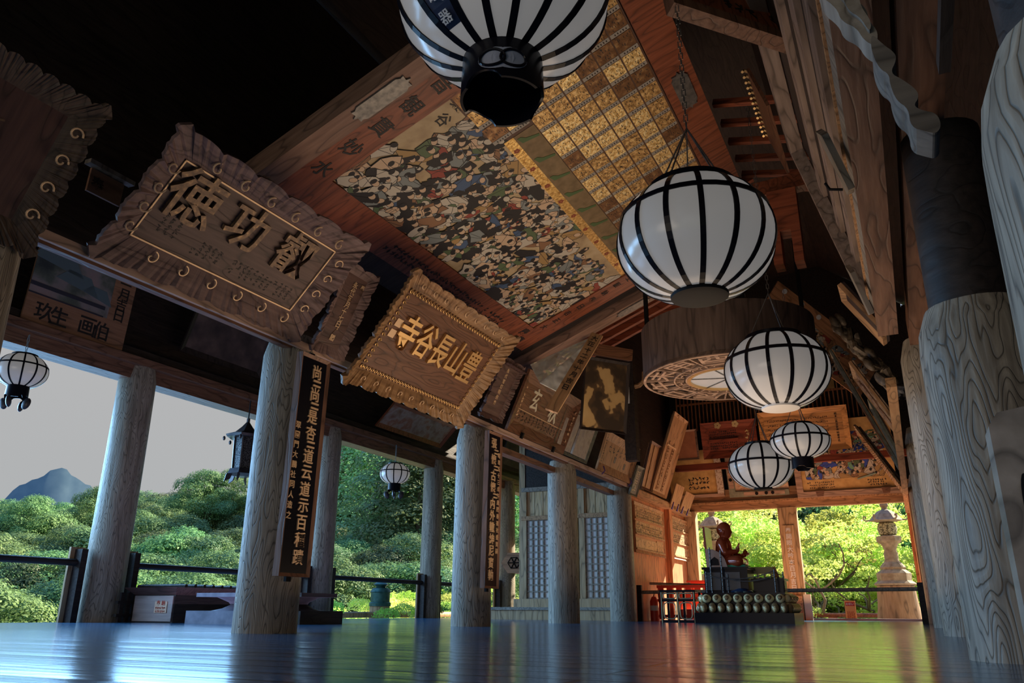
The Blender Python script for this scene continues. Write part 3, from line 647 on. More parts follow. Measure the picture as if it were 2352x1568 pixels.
# ------------------------------------------------------------------ globe lanterns
def paper(nt, b):
    b.inputs['Base Color'].default_value = (.40, .39, .385, 1); b.inputs['Roughness'].default_value = .2
    b.inputs['Emission Color'].default_value = (1, .96, .92, 1); b.inputs['Emission Strength'].default_value = .13
M_PAPER = mat('milk_white_lamp_glass', paper)
def globe(name, c, R, hf, label, group, ribs=14, top=.42, bot=.24, zb=.38, collar=None, chain=2.0, arms=None, rot=0.0, petals=False):
    """oblate milk-glass globe; c centre, R radius, hf height/diameter; z runs top cut to bottom cut"""
    e = empty(name, c, label, 'lantern', group); e.rotation_euler.z = rot
    H = R*hf; ex = 1.0
    t0 = -math.acos(bot); t1 = math.acos(top)
    prof = [(R*math.cos(t)**.85, H*math.sin(t)) for t in [t0+(t1-t0)*i/20 for i in range(21)]]
    MB().lathe(prof, 42, cap=True).build('glass_globe', M_PAPER, e, smooth=True)
    for k in range(ribs):
        a = 2*PI*k/ribs; b = MB(); vs = []; w = R*.034
        for (r, z) in prof:
            for (dw, dr) in ((-w, .001), (-w, .012*R+.004), (w, .012*R+.004), (w, .001)):
                rr = r+dr; vs.append((rr*math.cos(a)-dw*math.sin(a), rr*math.sin(a)+dw*math.cos(a), z))
        n = len(prof); fs = [(i*4+q, i*4+(q+1) % 4, (i+1)*4+(q+1) % 4, (i+1)*4+q) for i in range(n-1) for q in range(4)]
        b.add(vs, fs).build('rib', M_BLACKL, e)
    zz = H*zb; tt = math.asin(zb); rr = R*math.cos(tt)**.85
    MB().lathe([(rr+.002, zz-R*.035), (rr+.018*R+.006, zz-R*.03), (rr+.012*R+.006, zz+R*.03), (rr-.004, zz+R*.035)], 42, cap=False).build('band', M_BLACKL, e, smooth=True)
    zt, rt = prof[-1][1], prof[-1][0]; zb0, rb0 = prof[0][1], prof[0][0]
    MB().lathe([(rt+.02*R, zt-.03*R), (rt+.03*R, zt+.06*R), (rt*.8, zt+.09*R)], 32).build('top_cap', M_BLACKL, e, smooth=True)
    if collar is None:
        MB().lathe([(rb0*.86, zb0-.05*R), (rb0+.03*R, zb0-.03*R), (rb0+.04*R, zb0+.05*R)], 32).build('bottom_cap', M_BLACK if not petals == 'white' else M_WHITEP, e, smooth=True)
    else:
        n = 32; hh = R*collar
        bm = MB(); rc = rb0*1.02
        # skirt with notched lower rim
        vs = []; N = 64
        for k in range(N):
            a = 2*PI*k/N; q = (k % 10)/10; zl = zb0-hh*1.05+(.22*hh*max(0, math.sin(PI*q))**.5 if (k//10) % 2 == 0 else 0)
            vs += [(rc*math.cos(a), rc*math.sin(a), zb0+.03*R), (rc*1.04*math.cos(a), rc*1.04*math.sin(a), zl), (rc*.97*math.cos(a), rc*.97*math.sin(a), zl), (rc*.95*math.cos(a), rc*.95*math.sin(a), zb0+.03*R)]
        fs = [(k*4+q, ((k+1) % N)*4+q, ((k+1) % N)*4+(q+1) % 4, k*4+(q+1) % 4) for k in range(N) for q in range(4)]
        bm.add(vs, fs).build('bottom_collar', M_BLACKL, e, smooth=True)
        MB().lathe([(rc*.96, zb0-.05*R), (rc*.96, zb0-.02*R)], 32).build('inner_disc', M_BLACK, e)
    if petals is True:
        for k in range(4):
            a = 2*PI*k/4+.5; o = MB().ball((0, 0, -.5), .42, .2, .62, 8).build('hanging_petal', M_BRONZED, e, smooth=True)
            o.location = (rb0*1.3*math.cos(a), rb0*1.3*math.sin(a), zb0-R*.55); o.scale = (R*.42,)*3; o.rotation_euler = (0, .35, a)
    # chain and stays
    b = MB(); 
    if arms:
        for k in range(arms):
            a = 2*PI*(k+.5)/arms; b.bar((rt*.9*math.cos(a), rt*.9*math.sin(a), zt+.06*R), (0, 0, zt+R*1.0), .008, .008)
        z0 = zt+R*1.0
    else: z0 = zt
    nl = int(chain/.05)
    for i in range(nl):
        z = z0+i*.05; w = .012
        if i % 2: b.bar((-w, 0, z), (-w, 0, z+.055), .006, .006).bar((w, 0, z), (w, 0, z+.055), .006, .006)
        else: b.bar((0, -w, z), (0, -w, z+.055), .006, .006).bar((0, w, z), (0, w, z+.055), .006, .006)
    b.build('chain', M_METAL, e)
    return e, prof
M_BRONZED = mottled('dark_bronze', [(.3, (.035, .03, .035)), (.7, (.09, .08, .085))], 8, .4, .5)
GL = 'globe lanterns hanging along the hall'
def lampos(px, py, depth): d = ray(px, py); return CAM + d*depth
e, prof = globe('globe_lantern', lampos(1156, -6, 3.40), .455, .80, 'nearest huge globe lantern cut by the top edge, with ringed crest on its dark collar', GL, 16, .4, .30, .35, collar=.40, chain=1.5, arms=4, rot=.25)
# crest on collar: linked rings
rc = .455*.30**.85*1.05
import_d = (CAM-e.location); aa = math.atan2(import_d.y, import_d.x)-.25
crest = MB()
def arc_pt(ax, z, r): return (r*math.cos(ax), r*math.sin(ax), z)
zc = -.455*.80*math.sqrt(1-.30**2)-.105
crest.mi = 0
def wrapdisc(b, ca, cz, ru, rv, r, n=20):
    c0 = len(b.v); b.v.append(arc_pt(ca, cz, r)); 
    for i in range(n): t = 2*PI*i/n; b.v.append(arc_pt(ca+ru*math.cos(t)/r, cz+rv*math.sin(t), r))
    for i in range(n): b.f.append((c0, c0+1+i, c0+1+(i+1) % n)); b.m.append(b.mi)
for s in (-1, 1): wrapdisc(crest, aa+s*.028/rc, zc, .075, .05, rc+.004)
crest.mi = 1
for s in (-1, 1):
    pts = [arc_pt(aa+(s*.042+.05*math.cos(t))/rc, zc+.038*math.sin(t), rc+.008) for t in [2*PI*i/24 for i in range(25)]]
    crest.tube(pts, .006, 6)
crest.build('ring_crest', [plain('pale_blue_glass', (.35, .38, .48), .3), M_BLACKL], e)
# lettering plate on one gore
b = MB(); b.mi = 0; ribs = 16; kk = None
best = min(range(16), key=lambda k: abs(((2*PI*(k+.5)/16+.25-math.atan2(import_d.y, import_d.x)+.62+PI) % (2*PI))-PI))
ac = 2*PI*(best+.5)/16
sub = prof[2:17]
vs = []
for (r, z) in sub:
    for q in (-1, 1): a = ac+q*PI/16; vs.append(((r+.006)*math.cos(a), (r+.006)*math.sin(a), z))
b.add(vs, [(2*i, 2*i+1, 2*i+3, 2*i+2) for i in range(len(sub)-1)])
b.build('name_plate', plain('dark_blue_plate', (.02, .025, .06), .35), e)
b = MB()
for i, ch in enumerate('器電広恐'):
    j = 1+i*2
    r, z = sub[j]; r2, z2 = sub[j+1]; P = V((r*math.cos(ac), r*math.sin(ac), z)); P2 = V((r2*math.cos(ac), r2*math.sin(ac), z2))
    up = (P2-P).normalized(); tn = V((-math.sin(ac), math.cos(ac), 0)); nn = tn.cross(up)
    g = MB().glyph(ch, 0, 0, .058, .004, .004)
    m = Matrix(((tn.x, up.x, nn.x, P.x+nn.x*.008), (tn.y, up.y, nn.y, P.y+nn.y*.008), (tn.z, up.z, nn.z, P.z+nn.z*.008), (0, 0, 0, 1)))
    b.add(g.v, g.f, m)
b.build('plate_lettering', M_WHITEP, e)
globe('globe_lantern', lampos(1597, 552, 4.95), .487, .80, 'large globe lantern on a long chain, below the ceiling painting, flat black bottom cap', GL, 15, .50, .27, .38, arms=5, chain=1.9)
globe('globe_lantern', lampos(1784, 853, 8.0), .515, .76, 'globe lantern in front of the carved drum shaped lamp, pale bottom disc', GL, 15, .46, .27, .30, arms=3, chain=2.4, petals='white', rot=.1)
globe('globe_lantern', lampos(1838, 1013, 10.6), .385, .62, 'smaller globe lantern with black footed collar, in front of the text board', GL, 14, .38, .30, .15, collar=.38, arms=3, chain=1.6, rot=.2)
globe('globe_lantern', lampos(1748, 1070, 11.8), .475, .72, 'lowest globe lantern over the seated statue', GL, 14, .36, .20, .12, arms=4, chain=2.2)
GV = 'small globe lanterns of the veranda'
pA = atX(50, 852, -10.3); pB = atX(907, 1088, -10.3)
globe('globe_lantern', pA, .31, .74, 'small globe lantern at the left edge against the sky, half behind the dark pillar', GV, 12, .42, .36, .25, collar=.5, chain=.35, petals=True)
globe('globe_lantern', pB, .34, .70, 'small globe lantern with drooping bronze petals, hanging before the forested slope', GV, 12, .42, .36, .2, collar=.5, chain=.45, petals=True)
# hexagonal bronze lantern
p = atX(562, 1040, -10.3); s = 10.3/5.2*.5
e = empty('bronze_lantern', p, 'dark six sided openwork metal lantern half hidden by the near pillar', 'lantern')
hx = lambda r, z0, z1: [(r, z0), (r, z1)]
MB().lathe([(.17, -.28), (.19, .28)], 6).build('openwork_body', mottled('dark_openwork', [(.45, (.015, .015, .02)), (.55, (.12, .12, .12))], 60, .5, .6), e)
for k in range(6):
    a = 2*PI*k/6; MB().bar((.18*math.cos(a), .18*math.sin(a), -.3), (.20*math.cos(a), .20*math.sin(a), .3), .025, .025).build('corner_rod', M_BRONZED, e)
MB().lathe([(.34, .26), (.36, .30), (.20, .36), (.10, .46), (.03, .55), (.03, .62)], 6).build('roof', M_BRONZED, e)
MB().lathe([(.12, -.42), (.26, -.38), (.22, -.29)], 6).build('foot_plate', M_BRONZED, e)
for k in range(6):
    a = 2*PI*k/6; MB().ball((.38*math.cos(a), .38*math.sin(a), .22), .025, .025, .04, 6).build('bell', M_BRONZED, e)
    MB().prism([(-.05, 0), (.05, 0), (.08, -.14), (-.02, -.09)], -.01, .01, Matrix.Translation((.22*math.cos(a), .22*math.sin(a), -.38)) @ rotz(a) @ Matrix.Rotation(PI/2, 4, 'X')).build('leg', M_BRONZED, e)
MB().bar((0, 0, .6), (0, 0, .95), .015, .015).build('hook', M_BLACK, e)

# ------------------------------------------------------------------ drum lamp
dc = CAM + ray(1676, 868)*9.4
DR = 1.02
e = empty('drum_lamp', dc, 'big round wooden drum shaped ceiling lamp with carved zodiac ring and white centre', 'lamp')
MB().lathe([(DR, .0), (DR, .62), (DR-.03, .62), (DR-.03, 0)], 64, cap=False).build('drum_side', wood('drum_wood', (.10, .065, .05), (.16, .11, .085), axis='z', rings=4), e, smooth=True)
MB().lathe([(DR-.03, .05), (DR-.03, .09)], 48).build('back_board', M_DARKW, e)
M_CARV = wood('carved_pale_wood', (.36, .22, .15), (.50, .33, .23), axis='x', rings=4)
b = MB()
for r, w in ((DR, .03), (.66, .02), (.52, .02)):
    b.lathe([(r, -.01), (r, .045), (r-w, .045), (r-w, -.01), (r, -.01)], 64, cap=False)
b.build('ring_frame', M_CARV, e)
b = MB()
for k in range(12):
    a = 2*PI*(k+.5)/12; b.bar((.53*math.cos(a), .53*math.sin(a), .012), (.99*math.cos(a), .99*math.sin(a), .012), .018, .03)
b.build('spoke_frame', M_CARV, e)
for k, ch in enumerate('子丑寅卯辰巳午未申酉戌亥'):
    a = 2*PI*k/12
    g = MB().glyph(ch, 0, 0, .30, 0, .03, 1.25, 1.0)
    m = Matrix.Translation((.825*math.cos(a), .825*math.sin(a), .03)) @ rotz(a-PI/2) @ Matrix.Rotation(PI, 4, 'Y')
    MB().add(g.v, g.f, m).build('carved_character', M_CARV, e)
for k in range(12):
    a = 2*PI*k/12; b = MB().bar((.54*math.cos(a-.12), .54*math.sin(a-.12), .01), (.64*math.cos(a-.08), .64*math.sin(a-.08), .01), .02, .02)
    b.bar((.59*math.cos(a-.15), .59*math.sin(a-.15), .01), (.59*math.cos(a+.15), .59*math.sin(a+.15), .01), .02, .02).bar((.54*math.cos(a+.12), .54*math.sin(a+.12), .01), (.64*math.cos(a+.08), .64*math.sin(a+.08), .01), .02, .02)
    b.build('inner_carving', M_CARV, e)
MB().lathe([(.46, .005), (.46, .03)], 48).build('white_disc', M_PAPER, e)
MB().lathe([(.50, -.02), (.50, .04), (.46, .04), (.46, -.02), (.50, -.02)], 48, cap=False).build('disc_rim', M_GILT, e)
b = MB()
for k in range(3): a = PI*k/3+.3; b.bar((-.46*math.cos(a), -.46*math.sin(a), 0), (.46*math.cos(a), .46*math.sin(a), 0), .012, .01)
b.build('divider', M_METAL, e)
for k in range(4):
    a = 2*PI*k/4+.4; MB().bar((.95*math.cos(a), .95*math.sin(a), .6), (.95*math.cos(a), .95*math.sin(a), 1.8), .05, .03).build('hanger', M_BLACK, e)

# ------------------------------------------------------------------ gable end: leaning pictures and boards
def endboard(name, label, cat, bl, br, tl, y=YE-.2, lean=.0, group=None):
    A = atY(*bl, y); B = atY(*br, y); T = atY(*tl, y)
    w = (B-A).length; h = abs(T.z-A.z)
    e = empty(name, frame(((A.x+B.x)/2, y, (A.z+B.z)/2), (1, 0, 0), (0, -lean, 1)), label, cat, group)
    return e, w, h
M_AGEDG = mottled('aged_gold_ground', [(.3, (.45, .26, .08)), (.55, (.62, .38, .13)), (.75, (.72, .48, .20))], 5, .55)
e, w, h = endboard('gable_painting', 'blank gold votive picture with worn corners left of the gable row', 'painting', (1490, 1142), (1650, 1132), (1490, 1045), lean=.28)
MB().box(-w/2, w/2, 0, h, -.03, 0).build('panel', M_AGEDG, e)
MB().box(w/2, w/2+.16, -.05, h+.05, -.04, .05).build('worn_side_rail', mottled('flaking_white', [(.4, (.30, .20, .12)), (.5, (.62, .54, .44)), (.7, (.40, .28, .18))], 18), e)
MB().box(-w/2, w/2+.16, -.08, 0, -.04, .05).build('lower_rail', M_CARV, e)
MB().scribble(w*.1, h*.1, w*.3, h*.3, 6, 3).build('writing', M_INK, e)
M_GREENR = mottled('green_rail', [(.3, (.14, .15, .10)), (.7, (.26, .26, .18))], 10)
e, w, h = endboard('gable_painting', 'flaked pale votive picture in a broken green frame behind the lowest lantern', 'painting', (1690, 1128), (1812, 1122), (1676, 1050), y=YE-.25, lean=.3)
MB().box(-w/2, w/2, 0, h, -.03, 0).build('panel', mottled('flaked_paint', [(.3, (.40, .20, .11)), (.5, (.66, .48, .32)), (.62, (.50, .28, .16)), (.75, (.75, .60, .45))], 5), e)
MB().box(-w/2-.16, w/2, -.14, 0, -.03, .05).build('lower_rail', M_GREENR, e)
MB().box(-w/2-.16, -w/2, 0, h+.1, -.03, .05).build('side_rail', M_GREENR, e)
MB().box(-w/2-.14, -w/2-.02, h*.1, h, .05, .06).box(-w/2+.2, w/2-.1, -.11, -.02, .05, .06).build('broken_fitting', M_CARV, e)
b = MB()
for q in (.35, .7): b.lathe([(.04, 0), (.04, .02)], 12, Matrix.Translation((-w/2-.08, h*q, .055)))
for q in (-.1, .08, .2): b.lathe([(.04, 0), (.04, .02)], 12, Matrix.Translation((w*q, -.065, .055)))
b.build('round_nail', M_BLACK, e)
b = MB().tube([(-.1, h*.2, .01), (-.05, h*.5, .01), (.0, h*.8, .01), (.06, h*.85, .01)], .02, 6).tube([(-.25, h*.1, .01), (-.12, h*.16, .01)], .015, 6); b.build('bare_branch_drawing', M_SIGNW, e)
e, w, h = endboard('gable_painting', 'coloured warrior battle picture on gold ground, right of the gable row', 'painting', (1846, 1128), (2062, 1118), (1830, 1030), y=YE-.25, lean=.3)
h *= 1.1
MB().box(-w/2, w/2, 0, h, -.03, 0).build('panel', M_AGEDG, e)
c = crowd(w*.86, h*.72, 200, 11, .05, .15, [2, 2, 3, 10, 8, 4, 4, 9, 7, 7, 5, 2, 1], lambda x, y: (x > w*.35 or y < h*.55) and y < h*.35+x*.4, 'warriors', e, heads=True)
c.location = (-w/2+.1, h*.24, .001)
b = MB().scribble(-w*.45, h*.04, w*.3, h*.16, 14, 3).scribble(w*.2, h*.05, w*.2, h*.14, 8, 3); b.build('writing', M_INK, e)
MB().bar((w*.1, h*.2, .03), (w*.30, h*.3, .03), .03, .008).build('painted_sword', plain('sword_green', (.25, .36, .28), .4), e)
MB().box(-w/2-.15, w/2+.05, -.14, 0, -.03, .06).build('lower_rail', M_CARV, e)
MB().box(-w/2-.15, -w/2, 0, h+.1, -.03, .06).build('side_rail', M_CARV, e)
for q in (-.32, .38): MB().prism([(q*w-.07, -.12), (q*w+.07, -.12), (q*w+.1, .02), (q*w-.1, .02)], .06, .075).build('fitting', M_SIGNB, e)
# upper row
yU = YE-.75
e, w, h = endboard('gable_painting', 'upper warrior picture fragment with a pale face, right of the orange text board', 'painting', (1930, 1036), (2052, 1030), (1926, 962), y=YE-.55, lean=.25)
MB().box(-w/2, w/2, 0, h, -.03, 0).build('panel', M_AGEDG, e)
c = crowd(w*.8, h*.6, 60, 21, .05, .1, [2, 9, 9, 3, 10, 8], lambda x, y: True, 'warriors', e); c.location = (-w*.45, 0, .001)
b = MB(); b.poly([(-w*.36+.12*math.cos(t), h*.40+.15*math.sin(t)) for t in [2*PI*i/14 for i in range(14)]], .02); b.build('painted_face', plain('pale_face', (.66, .55, .44), .5), e)
b = MB().box(-w*.36-.08, -w*.36-.02, h*.44, h*.46, .021, .023).box(-w*.36+.02, -w*.36+.08, h*.44, h*.46, .021, .023).box(-w*.36-.04, -w*.36+.04, h*.30, h*.315, .021, .023).box(-w*.36-.01, -w*.36+.015, h*.34, h*.42, .021, .023)
b.build('painted_features', M_INK, e)
e, w, h = endboard('text_board', 'bright orange framed board covered with rows of small writing, high on the gable', 'sign', (1752, 1046), (1958, 1028), (1740, 952), y=yU, lean=.22)
MB().box(-w/2+.1, w/2-.1, .1, h-.1, -.03, 0).build('panel', M_ORANGEB if 'M_ORANGEB' in globals() else wood('amber_board', (.62, .30, .10), (.80, .44, .16), axis='x', rings=4), e)
ring_frame(w-.26, h-.26, .13, .06).build('frame', wood('amber_board', (1,)*3, (1,)*3), e).location = (0, h/2, 0)
b = MB()
for r in range(6): b.scribble(-w*.40, h*(.20+.105*r), w*.68, h*.08, 34, 1)
for i, ch in enumerate('総本山長谷寺奉納者芳名'): b.glyph(ch, w*.37, h*.82-i*h*.062, h*.055, 0, .003)
b.build('writing', M_INK, e)
e, w, h = endboard('text_board', 'dark red framed board with two rows of small writing and gilt crests', 'sign', (1618, 1056), (1745, 1044), (1604, 976), y=yU, lean=.22)
M_DRED = wood('dark_red_frame', (.20, .04, .02), (.32, .08, .035), axis='x', rings=4)
MB().box(-w/2+.1, w/2-.1, .1, h-.1, -.04, -.01).build('panel', M_DRED, e)
ring_frame(w-.34, h-.34, .17, .05).build('frame', M_DRED, e).location = (0, h/2, 0)
MB().box(-w/2+.2, w/2-.45, h*.47, h*.52, 0, .04).build('middle_rail', M_DRED, e)
b = MB().scribble(-w*.36, h*.24, w*.5, h*.2, 14, 3, -.01).scribble(-w*.36, h*.56, w*.5, h*.2, 14, 3, -.01); b.build('writing', M_INK, e)
b = MB().glyph('紋', -w*.15, h*.9, .14, .05, .01).glyph('紋', w*.14, h*.9, .14, .05, .01)
b.v = []; b.f = []; b.m = []
for q in (-.18, .14):
    for k in range(5): a = 2*PI*k/5; b.poly([(q*w+.05*math.cos(a)+.04*math.cos(t), h*.9+.05*math.sin(a)+.04*math.sin(t)) for t in [2*PI*i/8 for i in range(8)]], .054+.0005*k)
b.scribble(w*.28, h*.25, .14, h*.5, 1, 5, 0); b.build('gilt_crest', M_GILT, e)
e, w, h = endboard('faded_board', 'reddish bare framed board between the tall leaning board and the dark red one', 'plaque', (1555, 1058), (1606, 1052), (1560, 992), y=yU, lean=.22)
MB().box(-w/2, w/2, 0, h, -.03, 0).build('panel', mottled('russet_board', [(.3, (.38, .14, .07)), (.7, (.50, .22, .11))], 5), e)
ring_frame(w-.08, h-.08, .05, .03).build('frame', M_CARV, e).location = (0, h/2, 0)
# ledge rail between the rows, lattice transom, upper beams
tag(MB().bar((-2.9, 0, 0), (2.7, 0, 0), .12, .16).build('gable_rail', M_DRED, mtx=Matrix.Translation((-2.3, yU+.05, atY(1700, 1058, yU).z-.08))), 'thin red rail carrying the upper boards of the gable', 'rail')
zt = atY(1700, 880, YE-.3).z; z0 = atY(1600, 960, YE-.3).z
A = atY(1555, 950, YE-.3); B = atY(1975, 900, YE-.3)
e = empty('lattice_transom', ((A.x+B.x)/2, YE-.3, z0), 'long lattice of thin orange bars high under the gable, behind the drum shaped lamp', 'lattice')
LW = B.x-A.x; hh = zt-z0+.2; b = MB(); n = 46
for i in range(n): x = -LW/2+LW*i/(n-1); b.box(x-.016, x+.016, -.02, .02, -.35, hh)
b.build('upright_bars', M_ORANGEW, e)
b = MB().box(-LW/2, LW/2, -.035, .005, hh*.35, hh*.35+.05).box(-LW/2, LW/2, -.035, .005, hh*.9, hh*.9+.05); b.build('cross_bar', M_ORANGEW, e)
MB().box(LW*.33, LW*.33+.22, -.05, -.03, hh*.4, hh*.4+.5).build('small_plate', M_AGEDG, e)
# upper sloping picture at the right, above lanterns
A = V((-2.3, 15.5, 4.75))
p1 = CAM+ray(1760, 690)*15.0; p2 = CAM+ray(2000, 870)*15.6
e = empty('gable_painting', frame((p1+p2)/2, (p2-p1), V((0, -.45, .9))), 'long sloping battle picture with white nail heads above the third lantern', 'painting')
L = (p2-p1).length
MB().box(-L/2, L/2, -.45, .45, -.03, 0).build('panel', wood('russet_pine', (.42, .18, .08), (.60, .30, .14), axis='x', rings=5), e)
c = crowd(L*.9, .6, 120, 31, .04, .09, [2, 2, 4, 8, 7, 4, 5], lambda x, y: True, 'figures', e); c.location = (-L*.45, -.45, .001)
b = MB()
for i in range(6): b.lathe([(.05, 0), (.05, .02)], 10, Matrix.Translation((-L*.42+i*L*.16, .36, 0)))
b.build('white_nail_head', M_WHITEP, e)
# a tall dark picture left of the drum, the clear sheet and the batten with writing
e = empty('tall_painting', frame(CAM+ray(1385, 985)*11.6, (.60, .80, 0), (0.05, -.22, 1)), 'tall dark picture of a gold cloud and trees left of the drum shaped lamp', 'painting')
MB().box(-.36, .36, 0, 1.0, -.03, 0).build('panel', mottled('gold_clouds', [(.44, (.045, .03, .018)), (.5, (.10, .06, .03)), (.52, (.45, .29, .12)), (.75, (.55, .38, .18))], 2.2, .5, detail=3), e)
ring_frame(.72, 1.0, .04, .03).build('frame', M_DARKW, e).location = (0, .5, 0)
MB().box(-.42, .42, 1.08, 1.25, -.05, .05).build('hood_board', M_SIGNB, e)
pt = CAM+ray(1372, 768)*9.3; pb = CAM+ray(1288, 908)*8.6
d = pb-pt
e = empty('inscribed_batten', frame(pb, CR-(pt-pb).normalized()*CR.dot((pt-pb).normalized()), pt-pb), 'long thin pale batten with brushed date, slanting beside the clear sheet', 'batten')
L = d.length
MB().box(-.07, .07, -.25, L, -.02, .01).build('batten', M_OCHREW, e)
b = MB()
for i, ch in enumerate('大正十二年十月吉日'): b.glyph(ch, 0, L*.92-i*L*.1, .08, .01, .003)
b.build('brushed_date', M_INK, e)
q = [CAM+ray(*p)*dd for p, dd in (((1218, 838), 9.6), ((1372, 768), 10.3), ((1290, 905), 9.3), ((1240, 880), 9.1))]
def clear(nt, b):
    b.inputs['Base Color'].default_value = (.75, .78, .76, 1); b.inputs['Roughness'].default_value = .12; b.inputs['Transmission Weight'].default_value = .55
    n, bp = nodes(nt, 'ShaderNodeTexNoise', 'ShaderNodeBump'); n.inputs['Scale'].default_value = 3; nt.links.new(n.outputs[0], bp.inputs['Height']); bp.inputs['Distance'].default_value = .15; nt.links.new(bp.outputs[0], b.inputs['Normal'])
c0 = sum(q, V())/4; uu = (q[1]-q[0]).normalized(); nn = uu.cross(q[2]-q[0]).normalized(); vv = nn.cross(uu)
MBs = MB().add([p-c0+nn*s for s in (0, -.01) for p in q], [(0, 1, 2, 3), (7, 6, 5, 4), (0, 4, 5, 1), (1, 5, 6, 2), (2, 6, 7, 3), (3, 7, 4, 0)])
o = MBs.build('protective_sheet', mat('clear_sheet', clear)); o.location = c0; tag(o, 'glossy clear protective sheet below the far rail of the ceiling painting', 'sheet')
# curved bracket near the drum and its post
p = CAM+ray(1447, 905)*14.0
e = empty('bracket_post', p, 'dark post with a curved orange bracket left of the drum shaped lamp', 'post')
MB().box(-.10, .10, -.10, .10, -1.2, .6).build('post', M_DARKW, e)
MB().tube([(0, 0, .12), (.18, 0, .14), (.27, 0, .22), (.28, 0, .36), (.36, 0, .42)], .045, 8).build('curved_bracket', M_OCHREW, e)
MB().box(-.03, .03, -.14, -.121, -.2, .1).build('paper_slip', M_WHITEP, e)

# paintings over the veranda beam
def verpic(label, bl, tl, br, x, mk, tilt=True):
    e, w, h = sign('veranda_painting', label, 'painting', bl, tl, br, x+.08); mk(e, w, h)
def mk1(e, w, h):
    MB().box(-w/2, w/2, 0, h, -.03, 0).build('panel', M_OCHREW2, e)
    b = MB(); b.box(-w/2, w/2-.38, .42, h, 0, .004)
    b.build('painted_scene', mottled('dusky_landscape', [(.35, (.035, .045, .05)), (.45, (.10, .12, .10)), (.52, (.22, .20, .20)), (.62, (.30, .22, .22)), (.75, (.08, .09, .07))], 1.6, .6), e)
    b = MB()
    for (x0, y0, s) in ((-.30, .66, .42), (-.08, .52, .36), (.13, .48, .26), (-.2, .80, .3)):
        b.prism([(x0*w-s, y0*h), (x0*w+s, y0*h-.1), (x0*w+s*.5, y0*h+s*.45), (x0*w-s*.5, y0*h+s*.5)], .004, .008)
    b.build('painted_roofs', plain('slate_blue_roof', (.10, .15, .17), .6), e)
    b = MB().box(-w/2, w/2-.45, h*.36, h*.40, .004, .010).box(-w/2, w/2-.45, h*.28, h*.295, .004, .010)
    b.build('painted_wall', plain('painted_dark_wall', (.03, .03, .05), .6), e)
    b = MB()
    for i, ch in enumerate('玖生 画伯'):
        if ch != ' ': b.glyph(ch, -w*.32+i*w*.14, .2, .28, 0, .004)
    for i, ch in enumerate('十一月吉日'): b.glyph(ch, w/2-.19, h*.84-i*h*.12, .20, 0, .004)
    b.build('brushed_writing', M_INK, e)
M_OCHREW2 = wood('brown_mount_board', (.26, .13, .07), (.36, .19, .11), axis='x', rings=3)
e_, w_, h_ = None, None, None
verpic('picture of temple roofs with large brushed writing on its mount, above the veranda beam', (40, 765), (100, 545), (285, 775), XO+.1, mk1)
def mk2(e, w, h):
    MB().box(-w/2, w/2, 0, h, -.03, 0).build('panel', mottled('grey_red_painting', [(.35, (.22, .10, .06)), (.5, (.36, .28, .24)), (.6, (.30, .12, .07)), (.75, (.42, .36, .32))], 2.5, .6), e)
    ring_frame(w, h, .10, .05).build('frame', M_REDW, e).location = (0, h/2, 0)
verpic('worn grey and red picture above the veranda beam between the two verse boards', (872, 970), (905, 930), (1010, 1018), XO+.1, mk2)
def mk3(e, w, h):
    MB().box(-w/2, w/2, 0, h, -.03, 0).build('panel', M_DARKP, e)
    ring_frame(w, h, .10, .05).build('frame', M_DARKW, e).location = (0, h/2, 0)
M_DARKP = mottled('dark_old_painting', [(.35, (.03, .02, .02)), (.55, (.07, .045, .04)), (.75, (.13, .09, .07))], 3)
verpic('dark old picture above the veranda beam left of the near verse board', (425, 800), (470, 690), (590, 850), XO+.1, mk3)
verpic('dim figure picture under the tie beam just right of the narrow verse board', (1150, 1062), (1165, 1015), (1195, 1080), XO+1.5, mk3)
# slip of paper with 奉
e, w, h = sign('hanging_slip', 'pale wooden slip with one brushed character between the two largest signs', 'plaque', (198, 440), (215, 372), (275, 470))
MB().box(-w/2, w/2, 0, h*.75, -.02, 0).build('board', M_OCHREW2, e); MB().glyph('奉', -w*.25, h*.35, h*.42, 0, .003).build('brushed_character', M_INK, e)
MB().box(-w/2-.05, w/2+.05, h*.78, h*.92, -.02, .05).build('top_batten', M_GREYW, e)

# ------------------------------------------------------------------ boards and frames on the dark side (right)
def rsign(name, label, cat, by, bx, bz, tx, tz, wy):
    """board on the right ledge: foot at (bx, by, bz), head at (tx, tz), wy wide along the hall"""
    v = V((tx-bx, 0, tz-bz)); e = empty(name, frame((bx, by, bz), (0, -1, 0), v), label, cat)
    return e, wy, v.length
e, w, h = rsign('tilted_frame', 'huge grey framed panel with long rails leaning out over the dark side, seen from below', 'frame', 4.3, .05, 2.63, -.50, 4.67, 6.3)
MB().box(-w/2+.1, w/2, .15, h-.1, -.10, -.07).build('panel', M_DARKW, e)  # shade of the gaps between the rails is put into the dark panel
MB().box(-w/2, w/2, h-.12, h, -.06, .06).build('top_rail', wood('mauve_rail', (.26, .19, .15), (.38, .29, .24), axis='x', rings=5), e)
MB().box(-w/2, w/2, 0, .3, -.06, .0).build('bottom_rail', M_GREYW, e)
MB().box(-w/2, w/2, .29, .31, -.0, .015).build('pale_bead', M_OCHREW, e)
MB().box(-w/2, -w/2+.10, .3, h-.12, -.06, .06).build('end_rail', wood('mauve_rail', (1,)*3, (1,)*3), e)
for q in (.30, .46, .66): MB().box(-w/2+.1, w/2, h*q, h*q+.13, -.09, -.03).build('rail', wood('mauve_rail', (1,)*3, (1,)*3), e)
for q in (.05, .42): MB().prism([(-w/2+w*q, .05), (-w/2+w*q+.16, 0), (-w/2+w*q+.2, .4), (-w/2+w*q+.03, .55)], .05, .09).build('curved_cleat', M_GREYW, e)
